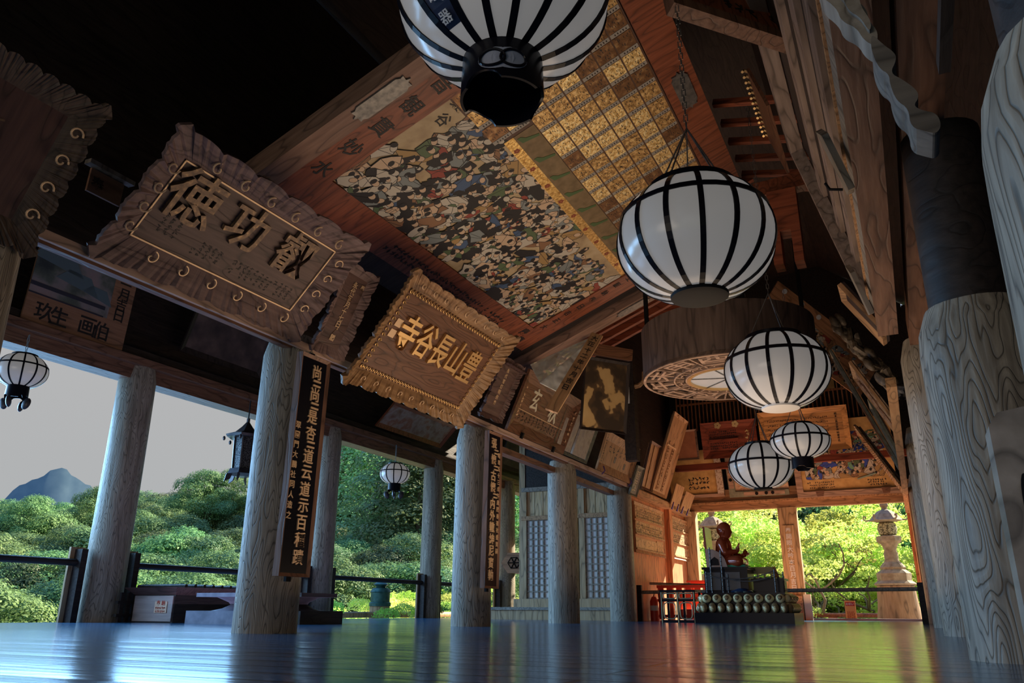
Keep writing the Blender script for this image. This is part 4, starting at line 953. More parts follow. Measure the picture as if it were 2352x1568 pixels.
MB().tube([(-.9, .3, .05), (-.9, .34, .12), (-.9, .4, .13)], .01, 5).build('hook', M_BLACK, e)
e, w, h = rsign('tilted_frame', 'thin board with gilt spiral edge peeking out above the huge grey frame', 'frame', 7.1, -.62, 4.55, -.76, 5.0, 1.3)
MB().box(-w/2, w/2, 0, h, -.03, 0).build('panel', M_SIGNB, e)
for k in range(14): MB().tube([(-w/2+.05+k*.09, h, -.03), (-w/2+.08+k*.09, h+.04, .02), (-w/2+.12+k*.09, h, .04)], .014, 6).build('gilt_twist', M_GILT, e)
def rpx(bp, tp, z=2.62):
    B = atZ(*bp, z); T = atY(*tp, B.y); return B, T
def rboard(name, label, bp, tp, wy, m, mf, fw=.04, z=2.62, th=.04):
    B, T = rpx(bp, tp, z)
    e, w, h = rsign(name, label, 'plaque', B.y, B.x, B.z, T.x, T.z, wy)
    MB().box(-w/2, w/2, 0, h, -.03, 0).build('panel', m, e)
    ring_frame(w-fw, h-fw*2, fw, th).build('frame', mf, e).location = (0, h/2, 0)
    return e, w, h
rboard('framed_board', 'narrow dark panel in a pale yellow frame tied with wire, above the gnarled carving', (2036, 772), (1936, 668), .42, M_DARKP, M_OCHREW)
B, T = rpx((2076, 905), (1925, 735))
e = empty('gnarled_carving', frame(B, (0, -1, 0), T-B), 'gnarled driftwood like dark carving leaning over the dark side', 'carving')
L = (T-B).length; rnd = random.Random(4); b = MB()
for q in range(5):
    pts = [(rnd.uniform(-.12, .12)+.05*math.sin(i*1.7+q), L*i/11, rnd.uniform(-.05, .09)) for i in range(12)]; b.tube(pts, .055, 7, .03)
for i in range(16): b.ball((rnd.uniform(-.15, .15), L*rnd.random(), rnd.uniform(-.02, .1)), .06, .10, .05, 8)
b.build('carving', mottled('gnarled_wood', [(.35, (.03, .022, .015)), (.6, (.12, .09, .06)), (.8, (.30, .25, .18))], 14, .5, bump=.6), e, smooth=True)
e, w, h = rboard('relief_board', 'pale relief carved board with cracked paint between the gnarled carving and the long plank', (2064, 985), (1960, 848), .9, mottled('cracked_relief', [(.4, (.14, .08, .05)), (.5, (.45, .30, .20)), (.7, (.58, .42, .30))], 9, bump=.6), M_OCHREW)
b = MB()
for k in range(5): b.tube([(-w*.3+.08*math.sin(k+i*.9), h*(.15+.07*i)+.03*k, .02) for i in range(10)], .02, 6)
b.build('relief', M_CARV, e, smooth=True)
e, w, h = rboard('long_board', 'longest plain board with dark green back, leaning in front of the lattice', (2068, 1072), (1912, 812), .5, M_OCHREW, M_GREENW, z=2.55)
MB().box(-w*.1, w*.05, h*.1, h*.55, 0, .05).build('batten', M_BEAM, e)
rboard('framed_board', 'brown board with green edge below the longest plank on the dark side', (2074, 1060), (2000, 925), .7, M_SIGNB, M_GREENW, z=2.5)
B, T = rpx((2083, 1128), (1976, 990), 2.5)
e, w, h = rsign('scrolled_frame', 'board with scalloped gilt brown rim, lowest of the leaning boards by the end wall', 'plaque', B.y, B.x, B.z, T.x, T.z, .9)
MB().box(-w/2, w/2, 0, h, -.03, 0).build('panel', M_DARKP, e)
ring_frame(w-.1, h-.1, .10, .07, .03, (4, 8), .02, tip=.03).build('frame', wood('gilt_brown_frame', (1,)*3, (1,)*3), e).location = (0, h/2, 0)
# hanging plaque in the dark near the hall post
p = CAM+ray(1805, 520)*9.0
e = empty('hanging_post', p, 'short reddish post with a forked foot lit from below in the dark roof', 'post')
MB().box(-.16, .16, -.12, .12, -.1, .42).box(-.16, -.06, -.12, .12, -.5, -.1).box(.06, .16, -.12, .12, -.5, -.1).build('post', M_RAFT, e)
MB().bar((-.3, 0, .5), (.9, .1, .62), .16, .18).build('cross_beam', M_REDW, e)
MB().box(.86, .92, -.1, .1, -.05, .62).build('end_board', M_OCHREW, e)
# carved nosing at the top of the dark side, board in the dark beyond the painting, stray roof timbers
def chaikin(pts, k=2):
    for _ in range(k):
        q = []
        for i in range(len(pts)):
            a, b = pts[i], pts[(i+1) % len(pts)]
            q += [(a[0]*.75+b[0]*.25, a[1]*.75+b[1]*.25), (a[0]*.25+b[0]*.75, a[1]*.25+b[1]*.75)]
        pts = q
    return pts
b = MB()
for k, o in enumerate(([(1870, -60), (1885, 10), (1925, 40), (1935, 70), (1970, 85), (1985, 112), (2012, 128), (2020, 95), (1998, 70), (1992, 40), (1965, 20), (1962, -60)], [(1895, -60), (1905, 0), (1940, 25), (1952, 55), (1980, 70), (2000, 105), (2005, 80), (1980, 45), (1975, 15), (1950, -10), (1945, -60)])):
    P3 = [atY(*p, 2.5) for p in chaikin(o)]
    if k == 0: c0 = sum(P3, V())/len(P3)
    b.prism([(p.x-c0.x, p.z-c0.z) for p in P3], -.05-.02*k, .05, Matrix(((1, 0, 0, 0), (0, 0, 1, 0), (0, 1, 0, 0), (0, 0, 0, 1))))
tag(b.build('carved_nosing', M_GREYW, mtx=Matrix.Translation(c0)), 'pale carved beam nosing with wavy edge at the top edge, left of the scroll bracket', 'carving')
pa, pb_ = CAM+ray(1560, 22)*5.6, CAM+ray(1838, 112)*5.9
e = empty('framed_board', frame((pa+pb_)/2, pb_-pa, V((0, .35, .9))), 'dim framed board with brushed writing at the top edge, beyond the ceiling painting', 'plaque')
L = (pb_-pa).length
MB().box(-L/2, L/2, .05, .9, -.04, 0).build('panel', M_REDW, e)
MB().box(-L/2, L/2, -.04, .06, -.05, .06).build('lower_rail', M_BEAM, e)
MB().box(-L/2-.08, -L/2, -.04, .9, -.05, .06).build('side_rail', M_BEAM, e)
MB().scribble(-.1, .2, .5, .18, 5, 1).build('writing', M_INK, e)
for (q0, q1, dd, lb) in (((252, 158), (378, 248), 7.5, 'faintly lit stub of a roof timber at the upper left'), ((536, 250), (590, 208), 8.5, 'faint reddish roof timber above the huge sign'), ((335, 105), (385, 60), 8.5, 'faint reddish roof timber near the top left')):
    A, B = CAM+ray(*q0)*dd, CAM+ray(*q1)*(dd+.3); c = (A+B)/2
    tag(MB().bar(A-c, B-c, .12, .12).build('roof_timber', M_BEAM, mtx=Matrix.Translation(c)), lb, 'timber')
# scrolled bracket nose by the near pillar
pts = [(2003, 108), (2030, 135), (2058, 155), (2060, 172), (2046, 200), (2075, 215), (2106, 238), (2111, 255), (2098, 274), (2120, 285), (2150, 290), (2162, 318), (2150, 337), (2128, 332), (2092, 322), (2088, 280), (2060, 262), (2046, 225), (2044, 202), (2022, 190), (2004, 150)]
def smooth_outline(pts, k=2):
    for _ in range(k):
        q = []
        for i in range(len(pts)):
            a, b = pts[i], pts[(i+1) % len(pts)]
            q += [(a[0]*.75+b[0]*.25, a[1]*.75+b[1]*.25), (a[0]*.25+b[0]*.75, a[1]*.25+b[1]*.75)]
        pts = q
    return pts
pts = smooth_outline(pts)
P3 = [atY(*p, 2.2) for p in pts]; c0 = sum(P3, V())/len(P3)
b = MB().prism([(p.x-c0.x, p.z-c0.z) for p in P3], -.07, .07, Matrix(((1, 0, 0, 0), (0, 0, 1, 0), (0, 1, 0, 0), (0, 0, 0, 1))))
tag(b.build('bracket_nose', wood('bracket_wood', (.14, .12, .10), (.22, .19, .155), axis='x', rings=6), mtx=Matrix.Translation(c0)), 'wavy scroll carved bracket nose next to the top of the huge close pillar', 'bracket')
P = [atY(1985, -60, 2.4), atY(2062, 70, 2.4)]
e = empty('wall_tie', (0.36, 2.2, 0), 'dark squared tie behind the scroll carved bracket nose', 'beam')
MB().box(-.06, .12, -.05, .05, 2.45, 3.2).box(-.02, .02, -.06, .7, 2.1, 2.16).build('tie', M_DARKW, e)
# slotted post
A = atY(2272, 985, 1.17); T = atY(2300, 955, 1.17)
e = empty('slotted_post', (A.x+.027, 1.19, 0), 'short squared post with a dark oval slot in front of the huge close pillar', 'post')
MB().prism([(-.027, 0), (.027, 0), (.027, T.z+.005), (.015, T.z+.01), (-.015, T.z+.005), (-.027, T.z-.012)], -.02, .045, Matrix(((1, 0, 0, 0), (0, 0, 1, 0), (0, 1, 0, 0), (0, 0, 0, 1)))).build('post', M_GREYW, e)
s = MB().lathe([(.5, 0), (.5, .05)], 20, Matrix.Translation((-.0002, -.0225, T.z-.115)) @ Matrix.Rotation(PI/2, 4, 'X') @ Matrix.Diagonal((.012, .08, .03, 1)))
s.build('slot', M_BLACK, e)  # black disc stands for the shade inside the slot

# ------------------------------------------------------------------ latticed screens, red wall, racks
tag(MB().box(-8.4, -5.35, 17.52, 17.7, 2.95, 4.6).build('wall_dark_over_screens', M_DARKW), kind='structure')
tag(MB().box(-8.45, -8.3, 17.5, 24.6, .0, 6.9).build('wall_side_room', M_CEDAR), kind='structure')
tag(MB().box(XO-1.7, -8.3, YE+.25, 24.7, 5.7, 5.85).box(XO-.35, -8.3, 24.5, 24.7, 4.2, 5.7).build('ceiling_veranda_end', M_DARKW), kind='structure')
tag(MB().box(-8.3, -5.35, 17.56, 17.7, 0, 2.95).build('wall_screens', M_CEDAR), kind='structure')
e = empty('sliding_screens', (-6.85, 17.5, 0), 'two latticed paper screens in a cedar frame with vertical boards above', 'screen')
for x in (-1.45, .04, 1.46): MB().box(x-.07, x+.07, -.06, .05, .3, 2.98).build('frame_post', M_CEDAR, e)
MB().box(-1.5, 1.5, -.09, .05, 2.92, 3.02).build('head_rail', M_GREYW, e)
MB().box(-1.5, 1.5, -.09, .05, 2.24, 2.34).build('middle_rail', M_OCHREW, e)
for i in range(13):
    x = -1.4+i*.223; MB().box(x, x+.21, .0, .04, 2.34, 2.92).build('vertical_board', wood('weathered_cedar_board', (.62, .40, .18), (.80, .58, .34), axis='z', rings=5), e)
M_SHOJI = plain('screen_paper', (.80, .78, .76), .7)
for xa in (-1.38, .11):
    MB().box(xa, xa+1.28, .0, .03, .46, 2.24).build('paper_panel', M_SHOJI, e)
    b = MB()
    for i in range(10): x = xa+1.28*i/9; b.box(x-.016, x+.016, -.035, -.002, .46, 2.24)
    for i in range(13): z = .46+1.78*i/12; b.box(xa-.01, xa+1.29, -.03, -.002, z-.016, z+.016)
    b.build('lattice', M_GREYW, e)
e = empty('wooden_steps', (-7.0, 16.9, 0), 'low pale wooden steps below the latticed screens', 'steps')
MB().box(-1.6, 1.5, -.55, .55, 0, .2).build('lower_step', M_CEDAR, e)
MB().box(-1.6, 1.5, -.58, .55, .2, .26).build('lower_tread', M_GREYW, e)
MB().box(-1.35, 1.4, .1, .55, .26, .44).build('upper_step', M_CEDAR, e)
tag(MB().box(XI-.1, XI+.0, 15.7, YE, 0, 2.75).build('wall_left', M_ORANGEW), kind='structure')
e = empty('wall_post', (XI+.02, 18.9, 0), 'reddish square post between the two slip racks', 'post'); MB().box(-.05, .10, -.12, .12, 0, 2.7).build('post', M_ORANGEW, e)
tag(MB().box(-.04, .22, -2.6, 2.4, 0, .12).build('wall_ledge', M_OCHREW, mtx=Matrix.Translation((XI, 18.2, 2.5))), 'short ledge above the slip racks carrying the last leaning boards', 'ledge')
def rack(label, tl, tr, br, bl, group):
    x = XI+.03; P = [atX(*p, x) for p in (tl, tr, br, bl)]
    y0, y1 = (P[0].y+P[3].y)/2, (P[1].y+P[2].y)/2; z1 = (P[0].z+P[1].z)/2; z0 = (P[2].z+P[3].z)/2
    w, h = y1-y0, z1-z0
    e = empty('slip_rack', frame((x, (y0+y1)/2, z0), (0, 1, 0), (0, 0, 1)), label, 'rack', group)
    MB().box(-w/2, w/2, 0, h, 0, .02).build('back_board', M_ORANGEB2, e)
    ring_frame(w-.1, h-.1, .06, .03).build('frame', M_OCHREW, e).location = (0, h/2, .02)
    for r in range(3):
        MB().box(-w/2+.05, w/2-.05, .05+r*h*.31, .08+r*h*.31, .02, .06).build('shelf', M_OCHREW, e)
        n = 20
        for i in range(n):
            if r == 0 and i < 15: continue
            ww = (w-.2)/n; x0 = -w/2+.08+i*ww
            s = MB().box(x0, x0+ww*.86, .085+r*h*.31, .05+r*h*.31+h*.27, .02, .035).build('name_slip', M_SLIP, e)
    MB().scribble(-w/2+.1, h*.34, w-.25, h*.24, 20, 5, .036).scribble(-w/2+.1, h*.66, w-.25, h*.24, 20, 5, .036).build('slip_writing', M_INK, e)
    MB().box(-w/2+.08, w/2-.55, .09, h*.29, .02, .03).build('plain_sheet', M_SLIP, e)
M_ORANGEB2 = plain('rack_back', (.52, .24, .11), .6); M_SLIP = wood('slip_wood', (.60, .36, .18), (.74, .48, .26), axis='z', rings=4)
rack('name slip rack on the red wall, the one next to the round pillar', (1453, 1155), (1523, 1176), (1521, 1278), (1455, 1268), None)
rack('name slip rack on the red wall, the one crossed by sunlight beside the open end', (1538, 1185), (1588, 1204), (1591, 1290), (1540, 1282), None)

# rail across the end, red fence, red tables, extinguisher
YR = 16.25; zr = atY(1790, 1358, YR).z
e = empty('end_rail', (-2.45, YR, 0), 'round pole rail crossing the hall behind the lotus pedestal', 'rail')
MB().tube([(-2.65, 0, zr), (2.5, 0, zr+.03)], .035, 10).build('pole', M_GREYW, e)
for x in (-2.66, 2.5): MB().box(x-.05, x+.05, -.04, .04, 0, zr+.14).build('rail_post', M_DARKW, e)
e = empty('red_fence', (-4.55, 17.4, 0), 'low vermilion board fence standing at the foot of the red wall', 'fence')
for i in range(7): MB().box(-.5+i*.2, -.38+i*.2, -.02, .02, .03, .68).build('board', M_RED, e)
for z in (.06, .38, .66): MB().box(-.52, .9, -.04, -.02, z, z+.06).build('rail', M_RED, e)
MB().tube([(-.75, -.1, .76), (.95, .1, .70)], .028, 8).build('top_pole', M_GREYW, e)
for k, (x, y, z, L, lb) in enumerate(((-4.0, 18.9, .86, 1.5, 'long red lacquered table behind the red fence, higher one'), (-3.9, 17.9, .62, 1.15, 'low red lacquered stand with arched apron below the higher red table'))):
    e = empty('red_table', (x, y, 0), lb, 'table')
    MB().box(-L/2, L/2, -.2, .2, z-.04, z).build('top', M_RED, e)
    MB().box(-L/2+.08, L/2-.08, -.15, .15, z-.12, z-.04).build('apron', M_RED, e)
    for sx in (-1, 1):
        for sy in (-1, 1): MB().box(sx*(L/2-.12)-.025, sx*(L/2-.12)+.025, sy*.13-.025, sy*.13+.025, 0, z-.12).build('leg', M_RED, e)
A = baseX(1474, 1424, -4.95)
e = empty('fire_extinguisher', (-4.95, 16.7, 0), 'red fire extinguisher standing by the foot of the round corner pillar', 'extinguisher')
MB().lathe([(.085, 0), (.085, .38), (.05, .46), (.025, .48)], 16).build('cylinder', M_RED, e, smooth=True)
MB().tube([(0, 0, .48), (.02, 0, .56), (.1, 0, .55), (.12, 0, .35)], .012, 6).build('hose', M_BLACK, e)
MB().lathe([(.087, .2), (.087, .3)], 16).build('paper_label', M_WHITEP, e)

# ------------------------------------------------------------------ lotus pedestal, statue and its stands
PX, PY = -2.72, 15.0
e = empty('lotus_pedestal', (PX, PY, 0), 'black pedestal with two rows of gilt lotus petals under the seated statue', 'pedestal')
def obox(b, cx, cy, wx, wy, z0, z1): return b.box(cx-wx/2, cx+wx/2, cy-wy/2, cy+wy/2, z0, z1)
obox(MB(), 0, 0, 1.66, 1.2, 0, .17).build('plinth', M_BLACKL, e)
obox(MB(), 0, 0, 1.38, .95, .17, .49).build('core', M_BLACKL, e)
obox(MB(), 0, 0, 1.40, .98, .465, .50).build('top_slab', M_BLACKL, e)
M_PETAL = plain('petal_gold_green', (.95, .80, .42), .28, .1); M_PETALD = plain('petal_bronze', (.34, .23, .11), .28, .2)
def petal_row(n, wx, wy, z0, z1, bulge, kind):
    per = []
    for s, (L, nn) in enumerate(((wx, n), (wy, int(n*wy/wx)), (wx, n), (wy, int(n*wy/wx)))):
        for i in range(nn):
            t = -L/2+L*(i+.5)/nn; a = s*PI/2
            if s % 2 == 0: x, y = t, -wy/2
            else: x, y = t, -wx/2
            per.append((x*math.cos(a)-y*math.sin(a), x*math.sin(a)+y*math.cos(a), a, L/nn))
    for (x, y, a, pw) in per:
        m = Matrix.Translation((x, y, (z0+z1)/2)) @ rotz(a)
        b = MB(); hz = (z1-z0)/2
        b.mi = 0; b.ball((0, -.01, 0), pw*.46, bulge, hz, 10)
        b.mi = 1; b.ball((0, -.02 if kind else -.015, hz*.12*(1 if kind else -1)), pw*.30, bulge*1.1, hz*.72, 10)
        g = MB(); g.v = [tuple(m @ V(v)) for v in b.v]; g.f = b.f; g.m = b.m
        g.build('petal', [M_PETAL, M_PETALD] if kind else [M_PETALD, M_PETAL], e, smooth=True)
petal_row(10, 1.50, 1.06, .165, .335, .06, 0)
petal_row(8, 1.42, 1.0, .33, .48, .07, 1)
TX = PX-.30; TZ = .50
e = empty('altar_box', (TX, PY, TZ), 'dark panelled box seat on the lotus pedestal below the statue', 'box')
obox(MB(), 0, 0, .76, .62, 0, .40).build('body', M_BLACKL, e)
obox(MB(), 0, 0, .82, .68, .40, .44).build('top', M_BLACKL, e)
for x in (-.22, .12): MB().box(x-.13, x+.13, -.325, -.311, .05, .35).build('front_panel', plain('grey_black_panel', (.05, .055, .065), .35), e)
obox(MB(), .08, 0, .52, .52, .44, .475).build('green_cushion', plain('green_cloth', (.01, .28, .16), .6), e)
# chair
e = empty('statue_chair', (TX-.20, PY, TZ+.441), 'red brown lacquered chair with curved arms holding the statue', 'chair')
M_LACQ = plain('dark_red_lacquer', (.30, .05, .03), .22)
M_TAN = plain('tan_lacquer', (.42, .26, .20), .4)
MB().bar((-.12, 0, 0), (-.15, 0, .72), .5, .04, up=(1, 0, 0)).build('backrest', M_LACQ, e)
for s in (-1, 1):
    pts = [(-.13, 0), (.24, 0), (.20, .14), (.12, .25), (0, .31), (-.13, .32)]
    hole = MB().prism(pts, -.015, .015, Matrix.Translation((0, s*.27, 0)) @ Matrix(((1, 0, 0, 0), (0, 0, 1, 0), (0, 1, 0, 0), (0, 0, 0, 1)))); hole.build('side_panel', M_TAN, e)
    MB().prism([(-.06, .03), (.10, .03), (.09, .13), (.02, .18), (-.05, .13)], -.018, .018, Matrix.Translation((0, s*.27, 0)) @ Matrix(((1, 0, 0, 0), (0, 0, 1, 0), (0, 1, 0, 0), (0, 0, 0, 1)))).build('opening_inlay', M_BLACKL, e)  # solid black block stands for the shade seen through the side
# statue: one continuous body
def metabody(name, balls, m, parent, res=.012):
    mb = bpy.data.metaballs.new('m'); mb.resolution = res; mb.render_resolution = res; mb.threshold = .3
    o = bpy.data.objects.new('m', mb); COL.objects.link(o)
    for (x, y, z, r) in balls:
        el = mb.elements.new(); el.co = (x, y, z); el.radius = r*1.45
    bpy.context.view_layer.update()
    me = bpy.data.meshes.new_from_object(o.evaluated_get(bpy.context.evaluated_depsgraph_get()))
    bpy.data.objects.remove(o); me.name = name
    me.materials.clear(); me.materials.append(m)
    me.polygons.foreach_set('use_smooth', [True]*len(me.polygons))
    q = bpy.data.objects.new(name, me); COL.objects.link(q); q.parent = parent; return q
def limb(p, q, r0, r1, n=7): return [tuple(V(p).lerp(V(q), i/n))+(r0+(r1-r0)*i/n,) for i in range(n+1)]
st = empty('seated_statue', (TX-.03, PY, TZ+.475), 'glossy red brown seated monk statue with one hand raised, on the black altar box', 'statue')
B = []
B += limb((-.02, 0, .08), (-.03, 0, .40), .155, .125, 6) + limb((-.03, -.09, .38), (-.03, .09, .38), .10, .10, 4)
B += limb((-.02, 0, .45), (-.01, 0, .52), .06, .055, 3)
for s in (-1, 1):
    B += limb((0, s*.10, .07), (.26, s*.24, .065), .10, .085) + limb((.26, s*.24, .06), (.27, -s*.03, .06), .075, .055)
    B += limb((-.03, s*.15, .38), (.03, s*.20, .22), .075, .06)
B += limb((.03, -.20, .22), (.22, -.14, .24), .055, .035) + limb((.03, .20, .22), (.26, .08, .17), .055, .035)
B += [(.0, 0, .62, .115), (.01, 0, .67, .11), (.04, 0, .58, .085), (.055, 0, .55, .065), (-.03, 0, .64, .10)]
B += [(.115, 0, .605, .022), (.118, 0, .59, .026), (0.0, -.10, .60, .028), (0, .10, .60, .028), (0, -.10, .575, .022), (0, .10, .575, .022)]
M_STAT = plain('polished_red_brown', (.34, .065, .025), .18, .1)
metabody('body', B, M_STAT, st)
# face details
for s in (-1, 1): MB().ball((.102, s*.035, .625), .012, .016, .006, 8).build('eye', M_BLACKL, st, smooth=True)
MB().ball((.112, 0, .558), .008, .022, .006, 8).build('mouth', M_BLACKL, st, smooth=True)
def hand(base, up, fwd, label, curlf):
    base = V(base); up = V(up).normalized(); fwd = V(fwd); fwd = (fwd-up*fwd.dot(up)).normalized(); side = up.cross(fwd)
    b = limb(base, base+up*.055, .030, .032, 4)
    b += [tuple(base+up*.04+side*.02)+(.024,), tuple(base+up*.04-side*.02)+(.024,)]
    for k, (off, L) in enumerate(((-.030, .055), (-.010, .065), (.010, .062), (.029, .050))):
        p0 = base+up*.07+side*off; p1 = p0+up*L*.6+fwd*curlf*.2*L; p2 = p1+up*L*(.5-curlf*.3)+fwd*curlf*.6*L
        b += limb(p0, p1, .0125, .0115, 5)+limb(p1, p2, .0115, .009, 5)
    p0 = base+up*.02-side*.035; p1 = p0+up*.035-side*.025+fwd*.012; b += limb(p0, p1, .015, .012, 5)+limb(p1, p1+up*.028+fwd*.01, .012, .01, 3)
    return metabody(label, b, M_STAT, st, .006)
hand((.235, -.135, .245), (.25, 0, 1), (1, 0, .1), 'raised_hand', .25)
hand((.275, .07, .175), (1, -.2, .15), (0, .1, 1), 'resting_hand', .5)
MB().lathe([(.025, 0), (.045, .03), (.04, .06), (.02, .075), (.012, .09), (.018, .10)], 12, Matrix.Translation((.34, .05, .19))).build('held_jar', M_STAT, st, smooth=True)
# offering things right of the statue
e = empty('offertory_box', (PX+.40, PY, .501), 'low black offering box on the pedestal in front of the altar box', 'box')
obox(MB(), 0, 0, .50, .45, 0, .20).build('body', M_BLACKL, e)
obox(MB(), 0, 0, .56, .50, .20, .24).build('rim', M_BLACKL, e)
for i in range(5): MB().box(-.24+i*.1, -.20+i*.1, -.22, .22, .24, .26).build('top_slat', M_BLACKL, e)
e = empty('slatted_stand', (PX+.30, PY+.36, .501), 'pale green slatted stand behind the low black offering box', 'stand')
MB().box(-.30, .12, -.03, .03, .34, .46).box(-.30, .12, -.03, .03, 0, .06).build('frame', plain('cream_green', (.50, .52, .30), .5), e)
for i in range(4): MB().box(-.29+i*.12, -.26+i*.12, -.03, .03, .06, .34).build('upright', plain('cream_green', (.5,)*3), e)
MB().prism([(.14, 0), (.30, 0), (.16, .46), (.10, .46)], -.02, .02, Matrix(((1, 0, 0, 0), (0, 0, 1, 0), (0, 1, 0, 0), (0, 0, 0, 1)))).build('slanted_side', M_OCHREW, e)
tag(MB().lathe([(.16, 0), (.20, .02), (.12, .05), (.06, .07)], 20).build('round_tray', plain('dark_blue_lacquer', (.02, .05, .12), .25), mtx=Matrix.Translation((PX-.02, PY-.42, .501))), 'flat dark blue round tray at the front edge of the pedestal', 'tray')
stx = [(-.62, -.44, .36), (-.55, -.34, .78), (-.34, -.42, .72), (-.26, -.36, .32), (.55, -.42, .38), (.66, -.2, .34)]
for i, (x, y, hh) in enumerate(stx):
    e = empty('chain_stanchion', (PX+x, PY+y, .501), ['short metal rod at the left front corner of the pedestal', 'tall twisted metal rod, left of the pair beside the altar box', 'tall twisted metal rod, right of the pair beside the altar box', 'short metal rod just right of the two tall twisted rods', 'short metal rod carrying the chain at the right front of the pedestal', 'short metal rod at the right side edge of the pedestal'][i], 'stanchion')
    MB().tube([(0, 0, 0), (0, 0, hh)], .012, 8).build('rod', M_METAL, e)
    for k in range(int(hh/.07)): MB().ball((0, 0, .04+k*.07), .020, .020, .010, 8).build('twist_ring', M_METAL, e)
def sag(a, b, d, n=14): return [V(a).lerp(V(b), i/n)-V((0, 0, d*4*(i/n)*(1-i/n))) for i in range(n+1)]
p0 = V((PX-.62, PY-.44, .501)); 
b = MB().tube([p-p0 for p in sag((PX-.62, PY-.44, .80), (PX+.55, PY-.42, .86), .10)], .008, 6); tag(b.build('barrier_chain', M_METAL, mtx=Matrix.Translation(p0)), 'upper thin chain sagging across the front of the pedestal', 'chain')
b = MB().tube([p-p0 for p in sag((PX-.34, PY-.42, .77), (PX+.55, PY-.42, .79), .09)], .008, 6); tag(b.build('barrier_chain', M_METAL, mtx=Matrix.Translation(p0)), 'lower thin chain sagging from the twisted rod to the right rod', 'chain')
b = MB().tube([p-p0 for p in sag((PX+.55, PY-.42, .86), (PX+.66, PY-.2, .80), .03)], .008, 6); tag(b.build('barrier_chain', M_METAL, mtx=Matrix.Translation(p0)), 'short chain turning the right corner of the pedestal', 'chain')
# lacquered openwork stand left of the pedestal
e = empty('lacquered_stand', (PX-1.22, PY+.02, 0), 'black and gilt openwork lacquered stand left of the lotus pedestal', 'stand')
M_GL = plain('gilt_green_edge', (.55, .52, .32), .3, .6)
obox(MB(), 0, 0, .66, .5, .52, .56).build('top', M_BLACKL, e)
for z in (.0, .36): obox(MB(), 0, 0, .64, .48, z, z+.04).build('rail_frame', M_BLACKL, e)
for x in (-.32, -.02, .28):
    for y in (-.24, .20):
        MB().box(x, x+.04, y, y+.04, 0, .54).build('post', M_BLACKL, e)
        if y < 0: MB().box(x+.012, x+.028, y-.006, y, 0, .54).build('gilt_strip', M_GL, e)
for x in (-.15, .15):
    def oval(rx, rz, n=20): return [(rx*math.copysign(abs(math.cos(t))**.5, math.cos(t)), rz*math.copysign(abs(math.sin(t))**.5, math.sin(t))) for t in [2*PI*i/n for i in range(n)]]
    for (z, rx, rz) in ((.455, .115, .045), (.20, .11, .14)):
        o = oval(rx, rz); b = MB().tube([(p[0], 0, p[1]) for p in o+[o[0]]], .010, 6); q = b.build('gilt_opening', M_GL, e); q.location = (x, -.24, z)
# notice sign, outer rail
p = atY(1957, 1426, 21.1)
e = empty('notice_sign', (p.x, 21.1, -.0), 'small orange notice board with a red heading, standing at the open end', 'sign')
ht = atY(1957, 1379, 21.1).z
MB().box(-.12, .12, -.01, .01, 0.05, ht).build('board', plain('orange_notice', (.85, .38, .12), .5), e)
MB().box(-.10, .10, -.013, -.0105, ht-.12, ht-.03).build('red_heading', plain('heading_red', (.65, .04, .02), .5), e)
b = MB()
for i, ch in enumerate('お願い'): b.glyph(ch, -.06+i*.06, 0, .055, 0, .002)
b.build('heading_text', M_WHITEP, e, mtx=frame((p.x, 21.086, ht-.075), (1, 0, 0), (0, 0, 1)))
b = MB().scribble(-.09, -.42, .18, .30, 4, 9); b.build('notice_text', plain('red_text', (.5, .05, .02), .5), e, mtx=frame((p.x, 21.088, ht-.12), (1, 0, 0), (0, 0, 1)))
e = empty('terrace_rail', (-2.0, 25.6, -.1), 'low red brown rail along the terrace beyond the open end', 'rail')
zz = atY(1900, 1412, 25.6).z+.1
MB().tube([(-6, 0, zz), (4, 0, zz)], .06, 10).build('pole', M_REDW, e)
for x in (-3.2, -.3, 1.6): MB().box(x-.12, x+.12, -.08, .08, -.3, zz-.04).build('rail_block', M_REDW, e)
# donation panel low beside the inscribed post
e = empty('post_casing', (IP.x, YE-.02, 0), 'boxed casing around the foot of the inscribed post', 'box')
e.location = (IP.x+.05, YE, 0)
MB().box(-.34, .12, -.30, -.16, 0, .55).build('casing', M_OCHREW, e)
MB().box(.14, .30, -.28, -.16, 0, .58).build('pale_sheet', plain('plastic_sheet', (.7, .62, .5), .2), e)

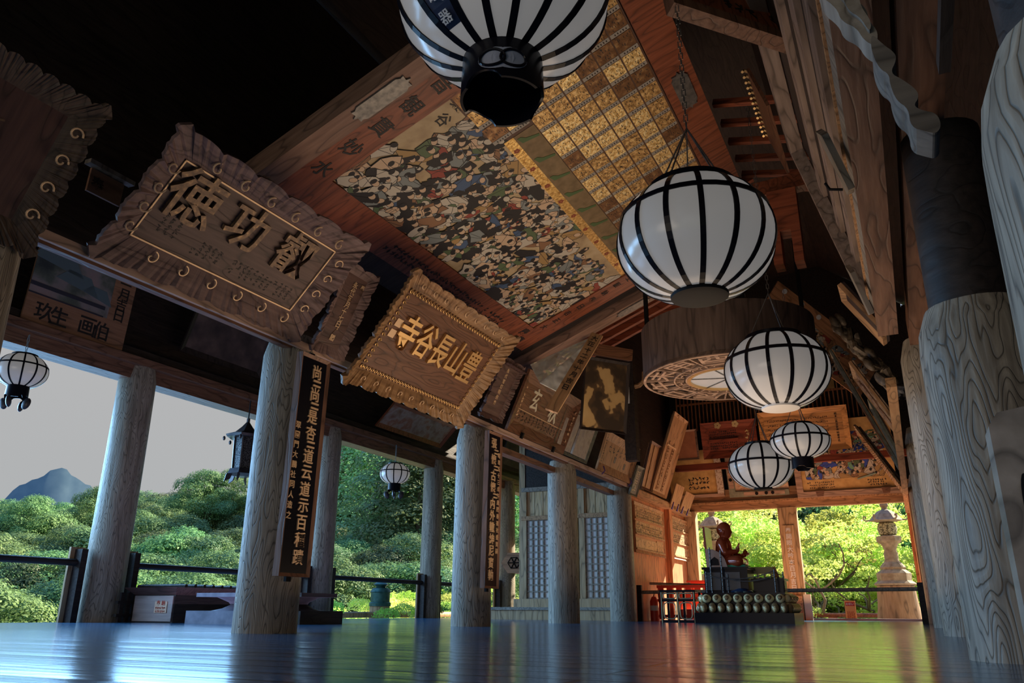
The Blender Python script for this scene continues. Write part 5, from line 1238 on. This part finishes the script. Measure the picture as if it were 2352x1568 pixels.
# ------------------------------------------------------------------ stone lanterns on the terrace
def stone_lantern(x, y, label):
    e = empty('stone_lantern', (x, y, -.1), label, 'stone lantern'); M_B = wood('bell_base_stone', (.28, .165, .085), (.38, .24, .14), axis='z', rings=3, rough=.8)
    MB().lathe([(.60, 0), (.58, .1), (.55, .12), (.50, .45), (.46, .95), (.30, .97)], 28).build('bell_base', M_B, e, smooth=True)
    MB().lathe([(.50, .96), (.52, 1.0), (.44, 1.06), (.42, 1.08), (.43, 1.26), (.36, 1.32), (.30, 1.36), (.32, 1.42), (.26, 1.50), (.20, 1.56)], 8).build('carved_tier', M_STONE, e)
    MB().lathe([(.20, 1.54), (.17, 1.62), (.18, 1.78), (.15, 1.86), (.19, 1.98), (.24, 2.06)], 20).build('column', M_STONE, e, smooth=True)
    MB().lathe([(.26, 2.04), (.31, 2.10), (.31, 2.22), (.24, 2.24)], 6).build('platform', M_STONE, e)
    MB().lathe([(.15, 2.23), (.22, 2.28), (.25, 2.42), (.22, 2.56), (.16, 2.60)], 12).build('openwork_firebox', mottled('openwork_stone', [(.45, (.10, .09, .05)), (.52, (.42, .38, .24))], 22, .8), e, smooth=True)
    MB().lathe([(.22, 2.60), (.44, 2.64), (.38, 2.70), (.30, 2.80), (.18, 2.90), (.08, 2.94), (.07, 3.02)], 6).build('roof', M_STONE, e)
    for k in range(6):
        t = 2*PI*k/6; c, s = math.cos(t), math.sin(t)
        MB().tube([(.40*c, .40*s, 2.66), (.50*c, .50*s, 2.65), (.56*c, .56*s, 2.70), (.55*c, .55*s, 2.77), (.50*c, .50*s, 2.76), (.50*c, .50*s, 2.72)], .022, 6).build('roof_curl', M_STONE, e)
    MB().ball((0, 0, 3.06), .11, .10, .09).ball((.06, 0, 3.16), .06, .05, .07).tube([(.05, 0, 3.2), (.0, 0, 3.28), (.08, 0, 3.30), (.13, 0, 3.26)], .025, 6).build('bird_finial', M_STONE, e, smooth=True)
    return e
p = atY(2068, 1420, 24); stone_lantern(p.x, 24, 'tall stone lantern on a bell shaped base outside the right hand opening')
p = atY(1652, 1420, 23.8); stone_lantern(p.x, 23.8, 'stone lantern outside, mostly hidden behind the statue chair')

# ------------------------------------------------------------------ veranda rail, offering box, stands
def vrail(y0, y1, label):
    e = empty('veranda_rail', (XO, (y0+y1)/2, 0), label, 'rail', 'rails between the outer pillars')
    L = (y1-y0)/2
    MB().tube([(0, -L, .83), (0, L, .83)], .05, 10).build('pole', M_DARKW, e)
    for s in (-1, 1):
        MB().box(-.06, .10, s*L-.05, s*L+.05, 0, 1.02).build('rail_post', M_DARKW, e)
        MB().box(-.10, -.06, s*L-.12, s*L+.12, 0, 1.05).build('post_board', M_CEDAR, e)
vrail(4.62, 7.90, 'dark pole rail at the far left, ending at the first bare pillar')
vrail(8.82, 12.92, 'dark pole rail passing above the offering box')
vrail(13.68, 17.25, 'dark pole rail in front of the bronze capped post')
vrail(17.95, 21.35, 'dark pole rail between the last two outer pillars')
A = baseX(330, 1415, -10.1); B = baseX(520, 1415, -10.1); T = atX(400, 1350, -10.1)
yc = (A.y+B.y)/2+.15; L = (B.y-A.y)
e = empty('offering_box', (-10.1, yc, 0), 'long dark wooden offering box with slatted flared top and a paper on its pale end', 'box')
hz = T.z
MB().box(-.42, .42, -L/2, L/2, 0, hz*.78).build('body', M_DARKW, e)
MB().box(-.40, .40, -L/2-.02, -L/2-.001, .02, hz*.76).build('end_panel', wood('mauve_end_board', (.36, .28, .26), (.48, .38, .34), axis='x', rings=3), e)
MB().add([(-.42, -L/2, hz*.78), (.42, -L/2, hz*.78), (.42, L/2, hz*.78), (-.42, L/2, hz*.78), (-.55, -L/2-.12, hz), (.55, -L/2-.12, hz), (.55, L/2+.12, hz), (-.55, L/2+.12, hz)], [(0, 1, 5, 4), (1, 2, 6, 5), (2, 3, 7, 6), (3, 0, 4, 7), (4, 5, 6, 7)]).build('flared_rim', M_SIGNW, e)
for i in range(9): MB().tube([(-.5, -L/2+.1+i*(L-.2)/8, hz+.02), (.5, -L/2+.1+i*(L-.2)/8, hz+.02)], .03, 6).build('top_slat', M_DARKW, e)
MB().box(.05, .30, -L/2-.03, -L/2-.022, hz*.28, hz*.60).build('paper_notice', plain('peach_paper', (.75, .50, .34), .6), e)
b = MB().glyph('奉', -.05, .06, .07, 0, .002).glyph('納', .05, .06, .07, 0, .002).scribble(-.1, -.08, .2, .09, 6, 2); b.build('notice_text', plain('red_text', (.5, .05, .02)), e, mtx=frame((-10.1+.175, yc-L/2-.032, hz*.44), (1, 0, 0), (0, 0, 1)))
for i, (px0, px1, y0, y1, x, lab) in enumerate(((487, 610, 1398, 1427, -8.6, 'low grey plinth with a turned neck and tray, left of the near pillar foot'), (628, 728, 1400, 1432, -8.0, 'low dark plinth with a turned neck and tray, right of the near pillar foot'))):
    A = baseX(px0, y1, x); B = baseX(px1, y1, x); T = atX((px0+px1)/2, 1362, x); w = (B.y-A.y)*.5
    M_P = M_STONEG if i == 0 else M_DARKW
    e = empty('offering_stand', (x, (A.y+B.y)/2, 0), lab, 'stand')
    MB().box(-w, w, -w, w, 0, T.z*.42).build('plinth', M_P, e)
    MB().lathe([(w*.8, T.z*.42), (w*.5, T.z*.5), (w*.3, T.z*.62), (w*.35, T.z*.7), (w*.7, T.z*.88)], 20).build('turned_neck', M_P, e, smooth=True)
    MB().box(-w*.85, w*.85, -w*.85, w*.85, T.z*.87, T.z).build('tray', M_P, e)
A = baseX(275, 1415, -10.6); B = baseX(330, 1415, -10.6)
e = empty('picket_fence', (-10.6, (A.y+B.y)/2, 0), 'short dark picket fence between the bare pillar and the offering box', 'fence')
for i in range(5): MB().box(-.02, .02, -.25+i*.12, -.19+i*.12, 0, .42).build('picket', M_DARKW, e)
for z in (.08, .26): MB().box(-.03, .03, -.3, .34, z, z+.04).build('rail', M_DARKW, e)
XB = -12.6
p = baseX(871, 1415, XB); T = atX(871, 1332, XB)
e = empty('bronze_capped_post', (XB, p.y, -.12), 'terrace newel post with a green bronze onion cap, seen between two outer pillars', 'post')
h = T.z+.12
MB().lathe([(.26, 0), (.26, h*.40), (.22, h*.41)], 18).build('wooden_post', M_CEDAR, e, smooth=True)
MB().lathe([(.28, h*.38), (.28, h*.46), (.25, h*.48), (.25, h*.70), (.27, h*.72), (.22, h*.80), (.12, h*.83), (.14, h*.86), (.20, h*.90), (.10, h*.96), (.01, h*1.03)], 20).build('bronze_cap', M_BRONZE, e, smooth=True)
z = atX(900, 1411, XB).z
for (y0, y1, lab) in ((13.8, p.y-.3, 'thick log rail left of the bronze capped post'), (p.y+.3, 25, 'thick log rail right of the bronze capped post')):
    o = MB().tube([(0, -(y1-y0)/2, 0), (0, (y1-y0)/2, 0)], .075, 12).build('log_rail', M_CEDAR, mtx=Matrix.Translation((XB, (y0+y1)/2, z)), smooth=True); tag(o, lab, 'rail')
e = empty('beam_end_block', (-10.45, 21.5, 1.5), 'pale hexagonal block with a dark flower emblem, on the last outer pillar', 'block')
HX = [(.42*math.cos(t), .33*math.sin(t)) for t in [PI*i/3 for i in range(6)]]
MB().prism(HX, -.2, .3, Matrix(((1, 0, 0, 0), (0, 0, 1, 0), (0, 1, 0, 0), (0, 0, 0, 1)))).build('block', M_CARV, e)
b = MB()
for k in range(6): t = PI*k/3; b.tube([(0, -.21, 0), (.16*math.cos(t), -.21, .16*math.sin(t))], .018, 6)
b.tube([(.2*math.cos(t), -.21, .17*math.sin(t)) for t in [PI*i/3 for i in range(7)]], .015, 6).build('emblem', M_BLACK, e)
MB().lathe([(.14, 0), (.16, .5), (.12, .52)], 16, Matrix.Translation((.1, 0, 0)) @ Matrix.Rotation(PI/2, 4, 'Y')).build('dark_beam_end', M_DARKW, e, smooth=True)

# ------------------------------------------------------------------ landscape
def hill_z(x, y):
    d = math.hypot(x, y); left = max(0, min(1, (-x-6)/20))
    return -9 + max(0, d-28)*.125 - 2*math.sin(x*.05)+1.5*math.sin(y*.07)
b = MB(); n = 60; vs = []; fs = []
for j in range(n+1):
    for i in range(n+1):
        x = -190+i*260/n; y = -60+j*260/n; d = math.hypot(x, y)
        vs.append((x, y, hill_z(x, y) if d > 22 else -9))
for j in range(n):
    for i in range(n): k = j*(n+1)+i; fs.append((k, k+1, k+n+2, k+n+1))
tag(b.add(vs, fs).build('ground_slope', mottled('forest_floor', [(.4, (.03, .05, .02)), (.7, (.07, .09, .035))], .3)), kind='structure')
def leafmat(name, c_dark, c_light, trans=.25, sc=.8):
    def f(nt, b):
        L = nt.links; n, r, oi, hsv, tc = nodes(nt, 'ShaderNodeTexNoise', 'ShaderNodeValToRGB', 'ShaderNodeObjectInfo', 'ShaderNodeHueSaturation', 'ShaderNodeTexCoord')
        L.new(tc.outputs['Object'], n.inputs[0]); n.inputs['Scale'].default_value = sc; n.inputs['Detail'].default_value = 4
        rampset(r, [(.35, c_dark), (.65, c_light)]); L.new(n.outputs[0], r.inputs[0]); L.new(r.outputs[0], hsv.inputs['Color'])
        mr = nodes(nt, 'ShaderNodeMapRange')[0]; mr.inputs['To Min'].default_value = .5; mr.inputs['To Max'].default_value = 1.5; L.new(oi.outputs['Random'], mr.inputs[0]); L.new(mr.outputs[0], hsv.inputs['Value'])
        mh = nodes(nt, 'ShaderNodeMapRange')[0]; mh.inputs['To Min'].default_value = .455; mh.inputs['To Max'].default_value = .54; L.new(oi.outputs['Random'], mh.inputs[0]); L.new(mh.outputs[0], hsv.inputs['Hue'])
        L.new(hsv.outputs[0], b.inputs['Base Color']); b.inputs['Roughness'].default_value = .55; b.inputs['Specular IOR Level'].default_value = .25
        tr, mx = nodes(nt, 'ShaderNodeBsdfTranslucent', 'ShaderNodeMixShader'); L.new(hsv.outputs[0], tr.inputs[0]); mx.inputs[0].default_value = trans
        out = nt.nodes['Material Output']; L.new(b.outputs[0], mx.inputs[1]); L.new(tr.outputs[0], mx.inputs[2]); L.new(mx.outputs[0], out.inputs[0])
    return mat(name, f)
M_LEAF = leafmat('forest_leaf', (.07, .17, .09), (.26, .38, .11), .3)
M_LEAFC = leafmat('cedar_leaf', (.10, .25, .15), (.42, .56, .18), .35)
M_LEAFM = leafmat('maple_leaf', (.30, .42, .06), (.85, .86, .26), .65, 1.2)
M_BARK = mottled('bark', [(.3, (.07, .05, .035)), (.7, (.22, .17, .12))], 6, .9)
def leafcards(clumps, n, size, m, name, seed):
    import numpy as np
    r = np.random.RandomState(seed); cl = np.array(clumps)
    wts = cl[:, 3]**2; idx = r.choice(len(cl), n, p=wts/wts.sum())
    d = r.normal(size=(n, 3)); d /= np.linalg.norm(d, axis=1)[:, None]; d[:, 2] = np.where(d[:, 2] < -.3, -d[:, 2], d[:, 2])
    rad = cl[idx, 3]*r.uniform(.75, 1.05, n)*(1+.12*np.sin(d[:, 0]*9)*np.cos(d[:, 1]*8))
    P = cl[idx, :3]+d*rad[:, None]*np.array([1, 1, .7])
    nn = d*(1.5 if m is not M_LEAFM else .9)+r.normal(size=(n, 3))*(.38 if m is not M_LEAFM else .6)+np.array([0, 0, .3]); nn /= np.linalg.norm(nn, axis=1)[:, None]
    t = np.cross(nn, r.normal(size=(n, 3))); t /= np.linalg.norm(t, axis=1)[:, None]; bt = np.cross(nn, t)
    s = size*r.uniform(.6, 1.3, n)[:, None]
    Vv = np.empty((n, 4, 3)); Vv[:, 0] = P-t*s; Vv[:, 1] = P+bt*s*.55; Vv[:, 2] = P+t*s; Vv[:, 3] = P-bt*s*.55
    me = bpy.data.meshes.new(name); me.vertices.add(n*4); me.vertices.foreach_set('co', Vv.ravel())
    me.loops.add(n*4); me.loops.foreach_set('vertex_index', np.arange(n*4)); me.polygons.add(n)
    me.polygons.foreach_set('loop_start', np.arange(n)*4); me.polygons.foreach_set('loop_total', np.full(n, 4)); me.update(calc_edges=True)
    me.materials.append(m); return me
def branchmesh(seed, H, spread, r0, forks=5, levels=3, crooked=.25):
    rnd = random.Random(seed); b = MB(); ends = []
    def grow(p, d, L, r, lv):
        pts = [p]; q = p
        for i in range(5):
            d = (d+V((rnd.uniform(-1, 1), rnd.uniform(-1, 1), rnd.uniform(-.3, .5)))*crooked).normalized(); q = q+d*L/5; pts.append(q)
        b.tube(pts, r, 7, r*.55)
        if lv == 0: ends.append(q); return
        for k in range(forks if lv == levels else 3):
            a = rnd.uniform(0, 2*PI); dd = (d*.55+V((math.cos(a), math.sin(a), .25))*spread).normalized()
            grow(pts[rnd.choice((3, 4, 5))], dd, L*rnd.uniform(.6, .85), r*.55, lv-1)
        ends.append(q)
    grow(V((0, 0, 0)), V((0, 0, 1)), H*.36, r0, levels); return b, ends
def proto(kind, seed):
    rnd = random.Random(seed)
    if kind == 'broad':
        b, ends = branchmesh(seed, 1, .8, .035, 5, 2)
        cl = [(e.x, e.y, e.z*.9, rnd.uniform(.07, .15)) for e in ends]+[(.34*math.cos(i*2.4)*math.sqrt(i/26), .34*math.sin(i*2.4)*math.sqrt(i/26), .86-.34*(i/26)+rnd.uniform(-.04, .04), rnd.uniform(.09, .15)) for i in range(26)]
        return leafcards(cl, 32000, .0080, M_LEAF, 'crown', seed), b
    if kind == 'cedar':
        b = MB().tube([(0, 0, 0), (0, 0, .95)], .02, 7, .004); cl = []
        for i in range(46):
            z = .18+.8*i/46; r = .20*(1.02-z)**.75; a = i*2.4
            cl.append((r*math.cos(a), r*math.sin(a), z, .075+.05*(1-z)))
        return leafcards(cl, 38000, .0052, M_LEAFC, 'crown', seed), b
    if kind == 'sparse':
        b, ends = branchmesh(seed, 1.15, 1.1, .022, 5, 3, .42)
        return leafcards([(e.x, e.y, e.z+.01, rnd.uniform(.025, .06)) for e in ends], 11000, .0055, M_LEAFM, 'crown', seed), b
    b, ends = branchmesh(seed, 1, 1.0, .03, 5, 3, .32)
    cl = [(e.x, e.y, e.z+.02, rnd.uniform(.04, .10)) for e in ends]+[(rnd.uniform(-.45, .45), rnd.uniform(-.45, .45), rnd.uniform(.35, .9), .07) for _ in range(26)]
    return leafcards(cl, 70000, .0055, M_LEAFM, 'crown', seed), b
PR = {}
for kind, ns in (('broad', 4), ('cedar', 2), ('maple', 3), ('sparse', 2)):
    for k in range(ns):
        cm, b = proto(kind, 40+k+len(kind)); tm = b.build('trunk', M_BARK, smooth=True); me = tm.data; bpy.data.objects.remove(tm)
        PR[kind, k] = (cm, me)
def hdir(px): d = ray(px, 1398); return V((d.x, d.y, 0)).normalized()
def tree(px, dist, topy, H, kind, k, label, group=None, wide=1.0):
    """tree seen in the direction of image column px at a distance, its top reaching row topy"""
    h = hdir(px); P = h*dist; el = (CAM+ray(px, topy)); t = ray(px, topy); top = CAM.z+dist*t.z/math.hypot(t.x, t.y)
    e = empty('tree', (P.x, P.y, top-H*.97), label, 'tree', group); e.rotation_euler.z = random.uniform(0, 6.28)
    for nm, me in zip(('crown', 'trunk'), PR[kind, k]):
        o = bpy.data.objects.new(nm, me); COL.objects.link(o); o.parent = e; o.scale = (H*wide, H*wide, H)
    return e
random.seed(12)
# forest slope on the left, row by row from far to near
rows = [(150, 1128, 16, 46), (120, 1150, 13, 50), (92, 1175, 11, 58), (70, 1215, 9, 66), (52, 1262, 7.5, 74), (40, 1318, 6.5, 84)]
GF = 'trees of the wooded slope beyond the veranda'
for ri, (d, ty, H, step) in enumerate(rows):
    px = -60+random.uniform(0, 30)
    while px < 1240:
        if not (360 < px < 400 and ri > 3):
            y = ty+random.uniform(-22, 22)+(-25 if px > 700 else 0)+(18 if 60 < px < 200 and ri < 2 else 0)
            k = random.randrange(4)
            tree(px, d*random.uniform(.93, 1.07), y, H*random.uniform(.85, 1.25), 'broad', k, 'leafy round crowned tree in the wooded slope beyond the veranda', GF, random.uniform(1.0, 1.3))
        px += step*random.uniform(.8, 1.2)*(1 if px < 700 else 1.1)
for px, d, ty, H, lab in ((432, 95, 1062, 12, 'tall open tree breaking the skyline left of the near pillar'), (500, 97, 1060, 11, 'narrow tree on the skyline just left of the openwork lantern'), (190, 90, 1098, 10, 'tree on the skyline left of the bare outer pillar'), (30, 88, 1118, 10, 'dark treetop on the skyline at the left edge')):
    tree(px, d, ty, H, 'broad', 1, lab, None, .8)
for px, d, ty, H, k in ((905, 62, 985, 24, 0), (955, 58, 1010, 22, 1), (1000, 66, 1000, 24, 0), (1035, 60, 1040, 20, 1), (830, 90, 985, 30, 1), (790, 95, 1000, 28, 0), (870, 100, 980, 30, 0), (1130, 70, 1000, 24, 1), (1180, 60, 1050, 20, 0)):
    tree(px, d, ty, H, 'cedar', k, 'tall dense evergreen in the steep wood seen between the outer pillars', 'tall evergreens between the outer pillars', 1.25)
# bright maples just below the terrace
for px, d, ty, H in ((570, 26, 1330, 5), (500, 30, 1345, 5), (800, 24, 1335, 5), (860, 25, 1372, 4.5), (930, 30, 1350, 5), (1010, 30, 1345, 5), (1100, 34, 1345, 5), (740, 22, 1365, 4.5), (1160, 37, 1335, 5)):
    tree(px, d, ty, H, 'maple', random.randrange(3), 'bright yellow green maple top just below the veranda edge', 'maples below the veranda edge', 1.1)
# maples beyond the open end
for px, d, ty, H, k, lab in ((1640, 31, 1130, 10, 0, 'bright maple filling the left end opening behind the statue'), (1740, 33, 1105, 11, 1, 'bright maple left of the inscribed post'), (1585, 40, 1120, 10, 2, 'bright maple beside the sunlit slip rack'), (1900, 30, 1118, 10.5, 2, 'crooked branched maple right of the inscribed post'), (1990, 32, 1120, 10, 0, 'green maple left of the big stone lantern'), (2110, 33, 1150, 10, 1, 'darker maple behind the big stone lantern'), (1820, 38, 1090, 12, 0, 'tall maple behind the inscribed post')):
    tree(px, d, ty, H, 'maple', k, lab, None, 1.15)
for i, px in enumerate((1500, 1600, 1690, 1780, 1870, 1960, 2050, 2130, 2200)):
    tree(px, 50+i % 3*6, 1060+20*(i % 2), 17, 'broad', i % 4, 'dark green tree closing the view behind the end maples', 'background trees beyond the open end', 1.1)
    tree(px+30 if px > 1550 else px+90, 40, 1290+10*(i % 2), 8, 'maple', i % 3, 'low green maple under the taller maples beyond the end rail', 'low maples beyond the end rail', 1.3)
for px, d, ty, H, k, lab in ((1905, 27, 1150, 7.5, 0, 'thin crooked maple with bare forking branches right of the inscribed post'), (1985, 28, 1165, 7, 1, 'thin crooked maple with bare branches beside the big stone lantern'), (1745, 28, 1160, 7, 1, 'thin crooked maple with bare branches left of the inscribed post')):
    tree(px, d, ty, H, 'sparse', k, lab, None, 1.1)
# distant mountain
vs = [(-260+i*20, 0, 18+14*math.exp(-((i-7)/3.0)**2)+2*math.sin(i*1.3)) for i in range(14)]
c = hdir(80)*420; top = CAM.z+420*.155
b = MB(); n = 60
for j in range(2):
    for i in range(n+1): t = i/n*2-1; b.v.append((t*70, j*30, -40 if j == 0 else (top+40)*max(0, 1-abs(t)**1.6)-40+1.0*math.sin(i*.9)+.5*math.sin(i*2.3)))
for i in range(n): b.f.append((i, i+1, n+2+i, n+1+i)); b.m.append(0)
for i in range(n+1): b.v.append((b.v[n+1+i][0], 90, -40))
for i in range(n): b.f.append((n+1+i, n+2+i, 2*n+3+i, 2*n+2+i)); b.m.append(0)
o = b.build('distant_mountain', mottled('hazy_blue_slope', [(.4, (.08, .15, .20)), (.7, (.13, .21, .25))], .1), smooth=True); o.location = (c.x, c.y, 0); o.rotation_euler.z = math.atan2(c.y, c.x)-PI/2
tag(o, kind='structure'); o.name = 'hill_far'
